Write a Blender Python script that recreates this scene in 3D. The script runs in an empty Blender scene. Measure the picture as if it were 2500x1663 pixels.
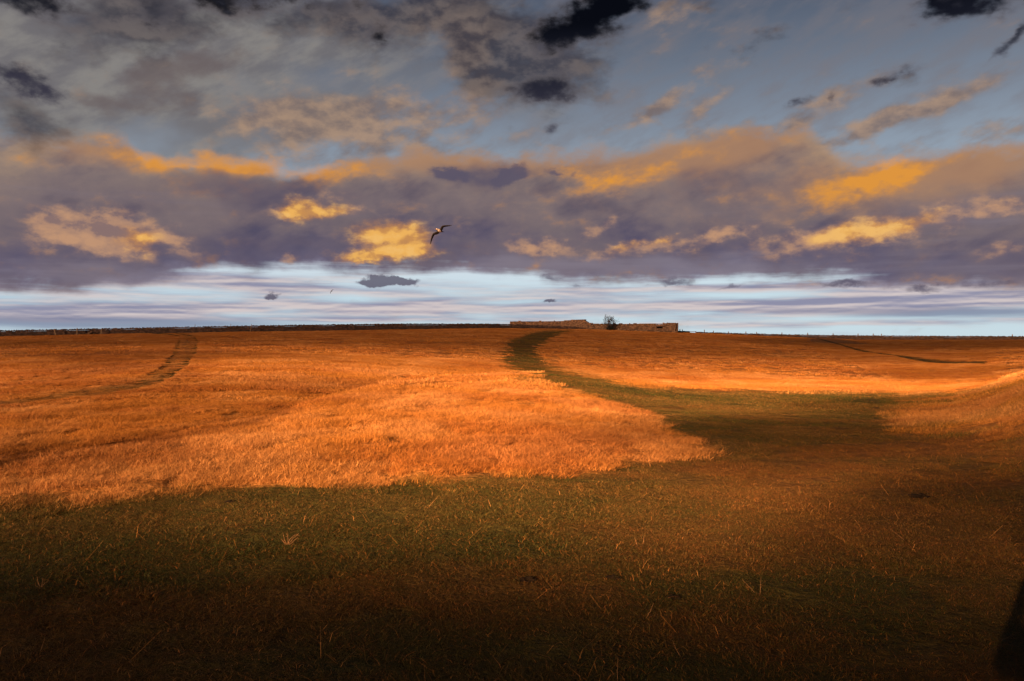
import bpy, bmesh, math, random
import numpy as np
from mathutils import Vector, Matrix, noise as mnoise

random.seed(7)
rng = np.random.default_rng(7)
scene = bpy.context.scene
COL = scene.collection
R = math.radians

# ----------------------------------------------------------------------------------------------
# camera, exposure
# ----------------------------------------------------------------------------------------------
EYE = 1.70                       # metres above the grass at the photographer's feet
F = 1945.0                       # focal length in units where the picture is 2500 wide (28 mm on full frame)
cam_data = bpy.data.cameras.new('camera')
cam_data.lens = 28.0
cam_data.sensor_width = 36.0
cam_data.clip_start = 0.05
cam_data.clip_end = 20000.0
cam = bpy.data.objects.new('camera', cam_data)
COL.objects.link(cam)
cam.location = (0.0, 0.0, EYE)
cam.rotation_euler = (R(90), 0.0, 0.0)
scene.camera = cam

EV = 2.6
scene.view_settings.view_transform = 'Standard'
scene.view_settings.look = 'None'
scene.view_settings.gamma = 1.0
scene.view_settings.use_curve_mapping = False
scene.view_settings.exposure = EV
scene.render.engine = 'CYCLES'
scene.cycles.max_bounces = 4
scene.cycles.transparent_max_bounces = 8
scene.cycles.volume_bounces = 1

# ----------------------------------------------------------------------------------------------
# sun: low, behind the camera and to its left, so shadows run away from it to the right
# ----------------------------------------------------------------------------------------------
SUN_EL = 13.6
SUN_AZ = 180.0 + 33.0            # compass style, clockwise from +Y: direction in which the sun stands
sd = Vector((math.sin(R(SUN_AZ)) * math.cos(R(SUN_EL)), math.cos(R(SUN_AZ)) * math.cos(R(SUN_EL)), math.sin(R(SUN_EL))))
sun_data = bpy.data.lights.new('sun', 'SUN')
sun_data.energy = 5.0
sun_data.angle = R(0.45)
sun_data.color = (1.0, 0.56, 0.27)
sun = bpy.data.objects.new('sun', sun_data)
COL.objects.link(sun)
sun.location = sd * 60.0
sun.rotation_euler = (-sd).to_track_quat('-Z', 'Y').to_euler()

# ----------------------------------------------------------------------------------------------
# world: sunset sky with cloud layers, all of it procedural and fixed to compass directions
# ----------------------------------------------------------------------------------------------
def lin(c):
    c = c / 255.0
    return c / 12.92 if c <= 0.04045 else ((c + 0.055) / 1.055) ** 2.4

SKY_STRENGTH = 0.1
SKY_GAIN = 1.0 / (2.0 ** EV * SKY_STRENGTH)

def skycol(r, g, b, k=1.0):
    return (lin(r) * SKY_GAIN * k, lin(g) * SKY_GAIN * k, lin(b) * SKY_GAIN * k, 1.0)

def sky_pos(px, py):
    """compass bearing and elevation, in degrees, of a spot of sky"""
    x, y = (px - 1250.0) / F, (831.5 - py) / F
    az = math.atan(x)
    return math.degrees(az), math.degrees(math.atan(y * math.cos(az)))

world = bpy.data.worlds.new('World')
scene.world = world
world.use_nodes = True
WT = world.node_tree
WT.nodes.clear()

class Nodes:
    """thin helper for wiring node trees"""
    def __init__(self, tree):
        self.t = tree
    def new(self, kind, **kw):
        n = self.t.nodes.new(kind)
        for k, v in kw.items():
            setattr(n, k, v)
        return n
    def put(self, sock, v):
        if isinstance(v, bpy.types.NodeSocket):
            self.t.links.new(v, sock)
        else:
            sock.default_value = v
    def math(self, op, a, b=None, c=None, clamp=False):
        n = self.new('ShaderNodeMath', operation=op, use_clamp=clamp)
        self.put(n.inputs[0], a)
        if b is not None: self.put(n.inputs[1], b)
        if c is not None: self.put(n.inputs[2], c)
        return n.outputs[0]
    def vmath(self, op, a, b=None, scale=None):
        n = self.new('ShaderNodeVectorMath', operation=op)
        self.put(n.inputs[0], a)
        if b is not None: self.put(n.inputs[1], b)
        if scale is not None: self.put(n.inputs[3], scale)
        return n.outputs[1] if op in ('DOT_PRODUCT', 'LENGTH') else n.outputs[0]
    def mix(self, f, a, b, blend='MIX'):
        n = self.new('ShaderNodeMix', data_type='RGBA', blend_type=blend)
        n.clamp_factor = True
        self.put(n.inputs[0], f); self.put(n.inputs[6], a); self.put(n.inputs[7], b)
        return n.outputs[2]
    def noise(self, vec, scale, detail=5.0, rough=0.55, dist=0.0, color=False, lac=2.0):
        n = self.new('ShaderNodeTexNoise')
        self.put(n.inputs['Vector'], vec)
        n.inputs['Scale'].default_value = scale; n.inputs['Detail'].default_value = detail
        n.inputs['Roughness'].default_value = rough; n.inputs['Distortion'].default_value = dist
        n.inputs['Lacunarity'].default_value = lac
        return n.outputs['Color' if color else 'Fac']
    def ss(self, v, lo, hi, a=0.0, b=1.0, kind='SMOOTHSTEP'):
        n = self.new('ShaderNodeMapRange', interpolation_type=kind, clamp=True)
        for i, x in enumerate((v, lo, hi, a, b)): self.put(n.inputs[i], x)
        return n.outputs[0]
    def ramp(self, v, stops, interp='LINEAR'):
        n = self.new('ShaderNodeValToRGB')
        cr = n.color_ramp; cr.interpolation = interp
        while len(cr.elements) > 1: cr.elements.remove(cr.elements[0])
        cr.elements[0].position = stops[0][0]; cr.elements[0].color = stops[0][1]
        for p, c in stops[1:]:
            e = cr.elements.new(p); e.color = c
        self.put(n.inputs[0], v)
        return n.outputs[0]
    def mapping(self, vec, loc=(0, 0, 0), rot=(0, 0, 0), scale=(1, 1, 1), kind='POINT'):
        n = self.new('ShaderNodeMapping', vector_type=kind)
        self.put(n.inputs[0], vec)
        n.inputs[1].default_value = loc
        n.inputs['Rotation'].default_value = rot
        n.inputs['Scale'].default_value = scale
        return n.outputs[0]

W = Nodes(WT)
tc = W.new('ShaderNodeTexCoord')
D = tc.outputs['Generated']
sep = W.new('ShaderNodeSeparateXYZ'); WT.links.new(D, sep.inputs[0])
az = W.math('MULTIPLY', W.math('ARCTAN2', sep.outputs[0], sep.outputs[1]), 57.29578)
el = W.math('MULTIPLY', W.math('ARCSINE', sep.outputs[2]), 57.29578)
comb = W.new('ShaderNodeCombineXYZ')
WT.links.new(az, comb.inputs[0]); WT.links.new(el, comb.inputs[1])
AE = comb.outputs[0]
DN = W.mapping(D, scale=(57.3, 57.3, 57.3 * 1.7))                 # degrees, clouds flattened
DS = W.mapping(D, scale=(57.3, 57.3, 57.3 * 13.0), loc=(3, 1, 7))   # strongly streaked, for the far low cloud
# diagonal drift of the thin clouds, up to the right
DR = W.mapping(W.mapping(D, rot=(0, R(24), 0)), scale=(57.3, 57.3, 57.3 * 2.6), loc=(11, 0, 5))

big = W.noise(DN, 0.16, 3, 0.5)
fine = W.noise(DN, 0.42, 5.5, 0.56)
lit_off = W.noise(W.vmath('ADD', DN, (-0.3, 0.0, -1.0)), 0.42, 5, 0.56)
relief = W.math('SUBTRACT', fine, lit_off)                        # puffs catching light on one side
diag = W.noise(DR, 0.30, 5, 0.55)
streak = W.noise(DS, 0.085, 6, 0.55)
streak2 = W.noise(W.vmath('ADD', DS, (0.0, 0.0, -2.2)), 0.085, 6, 0.55)

def warp(src, scale, amp, detail=4):
    n = W.new('ShaderNodeSeparateColor')
    WT.links.new(W.noise(src, scale, detail, 0.6, color=True), n.inputs[0])
    c = W.new('ShaderNodeCombineXYZ')
    WT.links.new(W.math('MULTIPLY_ADD', n.outputs[0], amp, W.math('ADD', az, -0.5 * amp)), c.inputs[0])
    WT.links.new(W.math('MULTIPLY_ADD', n.outputs[1], amp, W.math('ADD', el, -0.5 * amp)), c.inputs[1])
    return c.outputs[0]
AE_soft = warp(DN, 0.22, 2.3, 3)
AE_rag = warp(DN, 0.75, 1.15, 4)
AE_low = warp(DS, 0.20, 0.35, 3)

def field(coord, blobs):
    """sum of soft elliptical clumps (px, py, rx, ry, tilt, weight)"""
    acc = 0.0
    for (px, py, rx, ry, tilt, w) in blobs:
        a, e = sky_pos(px, py)
        s = math.degrees(1.0 / F) * math.cos(R(a)) ** 2
        rxd, ryd = rx * s, ry * math.degrees(1.0 / F) * math.cos(R(a))
        ct, st = math.cos(R(tilt)), math.sin(R(tilt))
        v = W.vmath('SUBTRACT', coord, (a, e, 0))
        dx = W.vmath('DOT_PRODUCT', v, (ct / rxd, st / rxd, 0))
        dy = W.vmath('DOT_PRODUCT', v, (-st / ryd, ct / ryd, 0))
        g = W.math('POWER', 0.36788, W.math('MULTIPLY_ADD', dx, dx, W.math('MULTIPLY', dy, dy)))
        acc = W.math('MULTIPLY_ADD', g, w, acc)
    return acc

# ---- clear air: Nishita, washed by thin high haze -----------------------------------------------
nish = W.new('ShaderNodeTexSky', sky_type='NISHITA')
nish.sun_disc = False
nish.sun_elevation = R(SUN_EL)
nish.sun_rotation = R(SUN_AZ)
nish.air_density = 1.0; nish.dust_density = 1.0; nish.ozone_density = 1.0
elf = W.math('DIVIDE', el, 90.0)
haze_col = W.ramp(elf, [(0.0, skycol(192, 213, 225)), (0.028, skycol(178, 205, 222)), (0.06, skycol(200, 210, 221)),
                        (0.12, skycol(140, 151, 165)), (0.17, skycol(113, 118, 130)), (0.21, skycol(92, 96, 108)), (0.245, skycol(70, 74, 88)), (0.29, skycol(60, 67, 86)),
                        (0.45, skycol(52, 60, 84)), (1.0, skycol(44, 52, 76))])
sky = W.mix(0.97, nish.outputs[0], haze_col)
sky = W.mix(W.math('MULTIPLY', W.ss(diag, .35, .7, 0, .5), W.ss(el, 9, 14)), sky, skycol(120, 116, 122))

# ---- thin grey and peach veils high up ------------------------------------------------------------
veil_f = field(AE_soft, [(60, 200, 520, 260, 0, .75), (480, 150, 420, 150, 0, .55), (820, 120, 300, 120, 0, .35), (620, 320, 300, 70, 5, .3),
                         (1150, 90, 260, 120, -20, .35)])
veil_m = W.ss(W.math('MULTIPLY_ADD', W.math('SUBTRACT', big, .5), 1.4, veil_f), .12, .85, 0, .9)
veil_c = W.mix(W.ss(diag, .38, .66), skycol(112, 108, 110), skycol(136, 132, 128))
sky = W.mix(veil_m, sky, veil_c)
dusk_f = field(AE_soft, [(400, 185, 170, 60, 15, .8), (560, 130, 120, 40, 20, .5), (270, 265, 90, 30, 0, .7), (420, 265, 60, 22, 10, .5)])
sky = W.mix(W.ss(W.math('MULTIPLY_ADD', W.math('SUBTRACT', fine, .5), 1.5, dusk_f), .3, .95, 0, .7), sky, skycol(104, 92, 92))

peach_f = field(AE_soft, [(640, 290, 150, 50, 12, .8), (790, 310, 180, 40, -6, .7), (900, 250, 150, 40, 5, .7), (1030, 270, 120, 40, -10, .6),
                          (1160, 160, 60, 120, 15, .9), (1120, 60, 170, 60, 0, .7), (880, 40, 120, 60, 10, .55), (1000, 340, 240, 40, -6, .7),
                          (1640, 30, 90, 50, 25, .7), (1590, 265, 80, 20, 32, .9), (1720, 190, 110, 22, 24, .6), (1720, 250, 90, 24, 20, .55),
                          (1960, 275, 190, 30, 22, .8), (2180, 290, 190, 28, 16, .75), (2080, 330, 200, 26, 18, .7), (2400, 320, 160, 36, 8, .9),
                          (2290, 260, 170, 20, 15, .5), (700, 370, 200, 40, 0, .5), (1760, 315, 170, 40, 14, .6), (1760, 80, 50, 24, 10, .4)])
peach_m = W.ss(W.math('MULTIPLY_ADD', W.math('SUBTRACT', W.math('MULTIPLY_ADD', W.math('SUBTRACT', diag, .5), 1.2, fine), .5), 1.6, peach_f), .2, 1.15, 0, .85)
peach_c = W.mix(W.ss(relief, -.22, .22), skycol(118, 104, 102), skycol(172, 142, 118))
sky = W.mix(peach_m, sky, peach_c)

# ---- far low streaks over the horizon ---------------------------------------------------------------
low_f = field(AE_low, [(350, 755, 760, 28, 1, .85), (1000, 760, 240, 15, 0, .5), (620, 690, 330, 26, -2, .8), (1000, 690, 200, 14, 0, .35),
                        (1900, 745, 700, 20, 1, .85), (1750, 705, 480, 14, 1, .75), (2300, 720, 380, 44, 2, .9), (2100, 790, 560, 9, 1, .6), (1380, 795, 260, 8, 0, .45),
                        (150, 720, 360, 40, 0, .4), (850, 780, 500, 8, 0, .5), (1250, 730, 200, 7, 0, .3)])
low_m = W.math('MULTIPLY', W.ss(W.math('MULTIPLY_ADD', W.math('SUBTRACT', streak, .5), 2.4, W.math('ADD', low_f, .02)), .0, .85, 0, .95), W.ss(el, 6.5, 4.6))
low_rel = W.math('SUBTRACT', streak, streak2)
low_c = W.mix(W.ss(low_rel, -.11, .11), skycol(138, 137, 163), skycol(212, 198, 197))
sky = W.mix(low_m, sky, low_c)
blue_base = field(AE_low, [(250, 788, 620, 20, 0, 1.0), (2350, 764, 420, 15, 0, .9), (1950, 700, 400, 8, 0, .6), (1900, 757, 300, 7, 0, .5)])
sky = W.mix(W.ss(blue_base, .2, .9, 0, .75), sky, skycol(112, 119, 150))

# ---- the great bank -------------------------------------------------------------------------------------
def profile(table):
    """elevation as a function of bearing; repeats its mean beyond what is in view"""
    st = []
    for px, py in table:
        a, e = sky_pos(px, py)
        v = e / 30.0
        st.append((min(1, max(0, (a + 60) / 120.0)), (v, v, v, 1)))
    return W.math('MULTIPLY', W.ramp(W.math('DIVIDE', W.math('ADD', az, 60.0), 120.0, clamp=True), st, 'EASE'), 30.0)
el_top = profile([(-900, 330), (0, 315), (300, 318), (345, 372), (560, 385), (760, 400), (900, 372), (1100, 360), (1300, 368), (1480, 360), (1650, 335), (1820, 290),
                  (1960, 300), (2060, 372), (2220, 370), (2330, 345), (2500, 338), (3600, 340)])
el_bot = profile([(-900, 690), (0, 712), (180, 706), (300, 688), (560, 672), (800, 662), (960, 660), (1250, 668), (1420, 690), (1650, 690), (2000, 688), (2250, 704), (2500, 706), (3600, 690)])
edge_n = W.math('ADD', W.math('MULTIPLY', W.math('SUBTRACT', fine, .5), 2.6), W.math('MULTIPLY', W.math('SUBTRACT', big, .5), 2.0))
up = W.math('ADD', W.math('SUBTRACT', el, el_bot), W.math('MULTIPLY', edge_n, .55))
dn = W.math('ADD', W.math('SUBTRACT', el_top, el), edge_n)
up_m = W.math('ADD', up, W.math('MULTIPLY', W.math('SUBTRACT', streak, .5), 3.2))
bank_m = W.math('MULTIPLY', W.ss(up_m, -.55, .85), W.ss(dn, -.35, 1.1))
s = W.math('DIVIDE', up, W.math('SUBTRACT', el_top, el_bot))
s2 = W.math('MULTIPLY_ADD', W.math('SUBTRACT', W.math('ADD', W.math('MULTIPLY', fine, .35), W.math('ADD', diag, W.math('MULTIPLY', big, 1.2))), 1.27), .36, s)
bank_c = W.ramp(s2, [(0.0, skycol(126, 121, 145)), (0.10, skycol(94, 90, 116)), (0.26, skycol(88, 83, 107)), (0.45, skycol(108, 97, 107)),
                     (0.62, skycol(116, 103, 109)), (0.80, skycol(136, 118, 112)), (0.93, skycol(172, 144, 118)), (1.0, skycol(184, 156, 130))])
bank_c = W.mix(W.ss(relief, -.3, .3), W.mix(.14, bank_c, skycol(60, 56, 74)), W.mix(.12, bank_c, skycol(170, 140, 122)))
bank_c = W.mix(W.ss(big, .35, .65, .0, .35), bank_c, skycol(136, 120, 118))
bank_c = W.mix(W.ss(W.math('ADD', diag, big), 1.0, .72, .0, .35), bank_c, skycol(74, 70, 90))
pale_f = field(AE_soft, [(1700, 655, 480, 34, 0, .8), (2400, 690, 200, 20, 0, .5), (1250, 640, 160, 24, 0, .4), (2350, 500, 260, 60, 0, .4), (150, 660, 220, 24, 0, .5)])
bank_c = W.mix(W.ss(W.math('MULTIPLY_ADD', W.math('SUBTRACT', streak, .5), 1.4, pale_f), .1, .9, 0, .75), bank_c, skycol(132, 123, 136))
warm_f = field(AE_soft, [(200, 345, 200, 60, -8, .55), (2250, 420, 330, 70, 12, .5), (1980, 440, 330, 80, 14, .35), (1850, 330, 220, 46, 14, .75), (2420, 370, 150, 50, 5, .5),
                         (1450, 390, 330, 40, 3, .7), (900, 395, 220, 34, 4, .7), (1180, 375, 260, 28, 0, .6), (1620, 430, 260, 46, 12, .45), (2380, 440, 200, 60, 12, .4), (500, 400, 330, 36, -3, .5)])
bank_c = W.mix(W.ss(W.math('MULTIPLY_ADD', W.math('SUBTRACT', fine, .5), .8, warm_f), .05, .95, 0, .8), bank_c, skycol(170, 128, 98))
gold_f = field(AE_soft, [(400, 395, 80, 30, -10, .8), (520, 405, 150, 38, -4, 1.05), (700, 415, 160, 28, -3, .8), (760, 430, 60, 24, 0, .4), (840, 400, 90, 18, 8, .4), (250, 350, 130, 30, -6, .42),
                         (1560, 425, 150, 46, 10, .65), (1400, 420, 130, 34, 0, .5), (2130, 440, 130, 44, 18, .85), (2230, 415, 90, 34, 15, .7), (2030, 460, 110, 34, 14, .45), (1780, 335, 110, 24, 14, .4)])
gold_v = W.math('MULTIPLY_ADD', W.math('SUBTRACT', W.math('MULTIPLY_ADD', relief, 1.2, diag), .5), 1.2, gold_f)
gold_m = W.ss(gold_v, .05, 1.05, 0, .95)
bank_c = W.mix(gold_m, bank_c, W.ramp(gold_v, [(.15, skycol(158, 122, 100)), (.5, skycol(188, 134, 84)), (1.0, skycol(224, 150, 60))]))
slate_f = field(AE_soft, [(620, 470, 330, 55, 0, .75), (1170, 430, 140, 36, 0, .8), (550, 610, 330, 50, 0, .5), (1700, 440, 140, 40, 15, .5), (1060, 610, 160, 34, 0, .5), (900, 660, 300, 20, 0, .4),
                          (1950, 640, 400, 30, 0, .5), (60, 530, 120, 60, 0, .4)])
bank_c = W.mix(W.ss(W.math('MULTIPLY_ADD', W.math('SUBTRACT', fine, .5), .8, slate_f), .15, 1.0, 0, .7), bank_c, skycol(74, 70, 96))
sky = W.mix(bank_m, sky, bank_c)

# ---- cumulus heads lit by the low sun, in front of the bank -------------------------------------------------
dim_f = field(AE_rag, [(120, 545, 60, 34, 0, 1.0), (190, 560, 90, 36, 0, .9), (250, 555, 90, 36, 0, 1.0), (250, 605, 150, 24, 0, .7), (330, 570, 90, 46, 0, .8), (430, 590, 70, 26, -20, .5),
                       (1290, 610, 70, 22, 0, .85), (1340, 600, 50, 20, 10, .7), (1440, 575, 40, 18, 20, .6), (1500, 612, 90, 18, 6, .8), (1610, 600, 60, 18, 10, .7), (1730, 580, 70, 22, 12, .7),
                       (1840, 560, 60, 30, 0, .55), (1960, 590, 90, 34, 10, .8), (2150, 560, 200, 40, 14, .9), (2350, 530, 120, 30, 14, .7), (2470, 500, 60, 24, 14, .7), (2440, 610, 60, 22, 0, .6),
                       (700, 635, 20, 12, 0, .9), (690, 520, 40, 18, 0, .7), (830, 470, 60, 18, 12, .6), (870, 515, 40, 16, 0, .6), (880, 610, 60, 26, 10, .5), (1490, 545, 26, 12, 30, .7), (1740, 580, 50, 12, 20, .5)])
lump = W.math('MULTIPLY_ADD', relief, 1.6, fine)
dim_v = W.math('MULTIPLY_ADD', W.math('SUBTRACT', lump, .5), .65, dim_f)
dim_m = W.math('MULTIPLY', W.ss(dim_v, -.05, 1.3, 0, .9), W.ss(dim_f, .05, .35))
dim_c = W.ramp(dim_v, [(.15, skycol(108, 95, 107)), (.5, skycol(138, 113, 110)), (.9, skycol(178, 138, 114))])
dim_c = W.mix(W.ss(relief, -.02, .14, 0, .6), dim_c, skycol(208, 158, 118))
dim_c = W.mix(W.ss(relief, .0, -.13, 0, .6), dim_c, skycol(104, 92, 106))
sky = W.mix(dim_m, sky, dim_c)
puff_f = field(AE_rag, [(340, 585, 55, 30, -5, 1.1), (740, 510, 50, 28, 0, 1.1), (800, 518, 60, 16, 6, .8), (700, 520, 34, 16, 0, .6), (920, 570, 55, 30, 0, 1.15), (990, 570, 60, 28, 0, 1.15),
                        (950, 618, 100, 17, 4, 1.1), (1020, 600, 40, 24, 0, .7), (880, 630, 50, 12, 8, .7), (2060, 565, 70, 24, 16, .9), (2170, 560, 100, 26, 14, .8), (2260, 535, 60, 18, 20, .55),
                        (1530, 602, 50, 11, 14, .7), (1620, 590, 34, 10, 15, .7), (1990, 590, 40, 20, 0, .4)])
puff_v = W.math('MULTIPLY_ADD', W.math('SUBTRACT', lump, .5), .7, puff_f)
puff_m = W.math('MULTIPLY', W.ss(puff_v, .0, 1.3, 0, .98), W.ss(puff_f, .05, .3))
puff_c = W.ramp(puff_v, [(.2, skycol(150, 114, 102)), (.5, skycol(192, 138, 92)), (.85, skycol(222, 158, 82)), (1.05, skycol(238, 178, 92))])
puff_c = W.mix(W.ss(relief, .02, -.14, 0, .65), puff_c, skycol(176, 118, 78))
puff_c = W.mix(W.ss(relief, .02, .14, 0, .5), puff_c, skycol(244, 194, 118))
sky = W.mix(puff_m, sky, puff_c)

# ---- dark scud -------------------------------------------------------------------------------------------------
lowscud_f = field(AE_rag, [(940, 685, 60, 13, 0, 1.1), (905, 690, 40, 10, 0, .7), (990, 688, 36, 10, 0, .8), (664, 724, 20, 9, 0, 1.1), (1345, 733, 20, 8, 0, 1.0), (1330, 678, 50, 10, 0, .6), (1420, 695, 50, 10, 0, .6),
                           (1640, 690, 60, 12, 0, .7), (1780, 700, 60, 12, 10, .7), (2060, 690, 70, 14, 0, .8), (2250, 705, 80, 16, 0, .8), (2420, 690, 90, 16, 0, .6), (1580, 705, 30, 8, 0, .5),
                           (1245, 432, 52, 26, 25, 1.15), (1130, 430, 70, 22, 0, .85), (1080, 420, 40, 14, 0, .5), (1355, 420, 34, 12, 0, .8), (1400, 428, 10, 12, 0, .5), (120, 205, 60, 20, 0, .3)])
lowscud_m = W.ss(W.math('MULTIPLY_ADD', W.math('SUBTRACT', fine, .5), 1.1, lowscud_f), .35, .8, 0, .88)
sky = W.mix(lowscud_m, sky, skycol(90, 84, 103))
grey_f = field(AE_soft, [(1180, 140, 110, 70, 30, .6), (1260, 190, 120, 90, 0, .55), (1350, 130, 170, 70, -20, .6), (1440, 60, 160, 70, 0, .5), (1160, 100, 60, 70, 0, .5), (60, 260, 180, 46, -20, .6), (300, 30, 300, 60, 0, .7),
                        (700, 30, 300, 50, 0, .8), (1100, 20, 100, 50, 0, .5), (350, 60, 90, 80, 0, .6), (60, 330, 140, 60, 0, .5), (150, 100, 200, 60, -10, .45), (960, 90, 120, 70, 0, .5), (1000, 20, 200, 50, 0, .5), (1380, 240, 130, 60, 0, .45), (2180, 180, 110, 40, 15, .35), (1960, 250, 90, 30, 15, .3), (2330, 30, 200, 50, 0, .5)])
grey_m = W.ss(W.math('MULTIPLY_ADD', W.math('SUBTRACT', fine, .5), 1.6, grey_f), .25, .95, 0, .85)
sky = W.mix(grey_m, sky, W.mix(W.ss(relief, -.15, .15), skycol(56, 54, 64), skycol(100, 92, 92)))
dark_f = field(AE_rag, [(1475, 30, 92, 58, 8, 1.2), (1540, 0, 110, 22, 12, .7), (1420, 60, 40, 46, 0, .5), (1350, 95, 62, 40, 0, 1.05), (1340, 60, 40, 40, 0, .4), (1350, 218, 72, 38, -8, 1.0), (1290, 225, 60, 20, 0, .5), (1345, 315, 24, 22, 30, .65),
                        (925, 92, 40, 28, 0, 1.0), (1050, 128, 70, 12, 15, .5), (40, 190, 100, 38, -12, 1.0), (110, 225, 60, 24, -20, .7), (60, 0, 200, 44, 0, 1.0), (380, 30, 40, 40, 0, .6), (520, -5, 180, 34, 0, .9), (900, -20, 120, 40, 0, .6), (740, 0, 140, 24, 0, .5),
                        (2300, -5, 70, 40, 0, .8), (2400, 0, 170, 42, 0, 1.15), (2480, 95, 50, 16, 42, .9), (2430, 130, 50, 10, 40, .5), (2230, 165, 40, 16, 10, .85), (2180, 185, 28, 12, 20, .5), (2140, 200, 24, 10, 10, .5), (1950, 250, 44, 13, 18, .75), (2030, 235, 12, 14, 0, .5), (2090, 8, 60, 14, 0, .4)])
dark_v = W.math('MULTIPLY_ADD', W.math('SUBTRACT', lump, .5), 1.0, dark_f)
dark_m = W.math('MULTIPLY', W.ss(dark_v, -.05, 1.4, 0, 1.0), W.ss(dark_f, .05, .5))
core_c = W.ramp(elf, [(0.0, skycol(78, 74, 88)), (0.17, skycol(56, 54, 68)), (0.205, skycol(30, 32, 44)), (0.24, skycol(8, 10, 18)), (1.0, skycol(8, 10, 18))])
dark_c = W.mix(W.ss(dark_v, .2, 1.1), skycol(100, 95, 102), core_c)
sky = W.mix(dark_m, sky, dark_c)

# ---- overcast deck overhead, from above the frame to the zenith, all the way round ------------------------------------
deck_m = W.ss(W.math('ADD', el, W.math('MULTIPLY', W.math('SUBTRACT', W.math('ADD', big, fine), 1.0), 22.0)), 23.0, 31.0, 0, .93)
deck_c = W.mix(W.ss(fine, .35, .65), skycol(30, 32, 42), skycol(62, 62, 72))
sky = W.mix(deck_m, sky, deck_c)

bg = W.new('ShaderNodeBackground')
bg.inputs['Strength'].default_value = SKY_STRENGTH
WT.links.new(sky, bg.inputs[0])

# the same weather to the sides, behind and overhead, with fewer clouds spelled out: clear band, bank, deck
rn = W.noise(DN, 0.2, 4, 0.55)
rsky = W.mix(0.97, nish.outputs[0], haze_col)
sky = W.mix(W.math('MULTIPLY', W.ss(diag, .35, .7, 0, .5), W.ss(el, 9, 14)), sky, skycol(120, 116, 122))
re = W.math('ADD', el, W.math('MULTIPLY', W.math('SUBTRACT', rn, .5), 9.0))
rsky = W.mix(W.math('MULTIPLY', W.ss(re, 3.6, 5.2), W.ss(re, 15.0, 12.0)), rsky,
             W.ramp(W.math('DIVIDE', re, 16.0), [(0.2, skycol(104, 100, 128)), (0.4, skycol(86, 82, 106)), (0.65, skycol(112, 98, 101)), (0.9, skycol(178, 146, 116))]))
rsky = W.mix(W.ss(re, 22.0, 28.0, 0, .93), rsky, W.mix(W.ss(rn, .35, .65), skycol(30, 32, 42), skycol(62, 62, 72)))
bg2 = W.new('ShaderNodeBackground')
bg2.inputs['Strength'].default_value = SKY_STRENGTH
WT.links.new(rsky, bg2.inputs[0])
mx = W.new('ShaderNodeMixShader')
absaz = W.math('ABSOLUTE', az)
WT.links.new(W.math('MULTIPLY', W.ss(absaz, 50.0, 40.0), W.ss(el, 40.0, 32.0)), mx.inputs[0])
WT.links.new(bg2.outputs[0], mx.inputs[1]); WT.links.new(bg.outputs[0], mx.inputs[2])
wo = W.new('ShaderNodeOutputWorld')
WT.links.new(mx.outputs[0], wo.inputs[0])
world.cycles.sampling_method = 'NONE'

# ----------------------------------------------------------------------------------------------
# helpers
# ----------------------------------------------------------------------------------------------
def tag(o, label=None, cat=None, group=None, kind=None):
    for k, v in (('label', label), ('category', cat), ('group', group), ('kind', kind)):
        if v: o[k] = v
    return o

def link_mesh(name, verts, faces, mat=None, parent=None, smooth=False, loops=None):
    me = bpy.data.meshes.new(name)
    if isinstance(verts, np.ndarray): verts = verts.tolist()
    if isinstance(faces, np.ndarray): faces = faces.tolist()
    me.from_pydata(verts, [], faces)
    if smooth: me.polygons.foreach_set('use_smooth', [True] * len(me.polygons))
    if mat: me.materials.append(mat)
    o = bpy.data.objects.new(name, me)
    COL.objects.link(o)
    if parent: o.parent = parent
    return o

def empty(name, loc=(0, 0, 0), rz=0.0):
    o = bpy.data.objects.new(name, None)
    o.empty_display_size = 0.3
    COL.objects.link(o)
    o.location = loc
    o.rotation_euler = (0, 0, rz)
    return o

def material(name, rough=0.85, spec=0.15):
    m = bpy.data.materials.new(name)
    m.use_nodes = True
    n = Nodes(m.node_tree)
    bsdf = m.node_tree.nodes['Principled BSDF']
    bsdf.inputs['Roughness'].default_value = rough
    bsdf.inputs['Specular IOR Level'].default_value = spec
    return m, n, bsdf

def smooth01(x, a, b):
    t = np.clip((np.asarray(x, float) - a) / (b - a), 0, 1)
    return t * t * (3 - 2 * t)

# value noise on numpy arrays
_perm = rng.permutation(4096)
_val = rng.random(4096)
def vnoise(x, y, seed=0):
    xi = np.floor(x).astype(int); yi = np.floor(y).astype(int)
    fx = x - xi; fy = y - yi
    fx = fx * fx * (3 - 2 * fx); fy = fy * fy * (3 - 2 * fy)
    def h(a, b): return _val[(_perm[(a + seed * 131) & 4095] + b * 57) & 4095]
    return (h(xi, yi) * (1 - fx) + h(xi + 1, yi) * fx) * (1 - fy) + (h(xi, yi + 1) * (1 - fx) + h(xi + 1, yi + 1) * fx) * fy
def fbm(x, y, seed=0, octv=4, rough=.5):
    s = 0; a = 1; n = 0
    for k in range(octv):
        s = s + a * vnoise(x * 2 ** k, y * 2 ** k, seed + k); n += a; a *= rough
    return s / n

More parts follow.
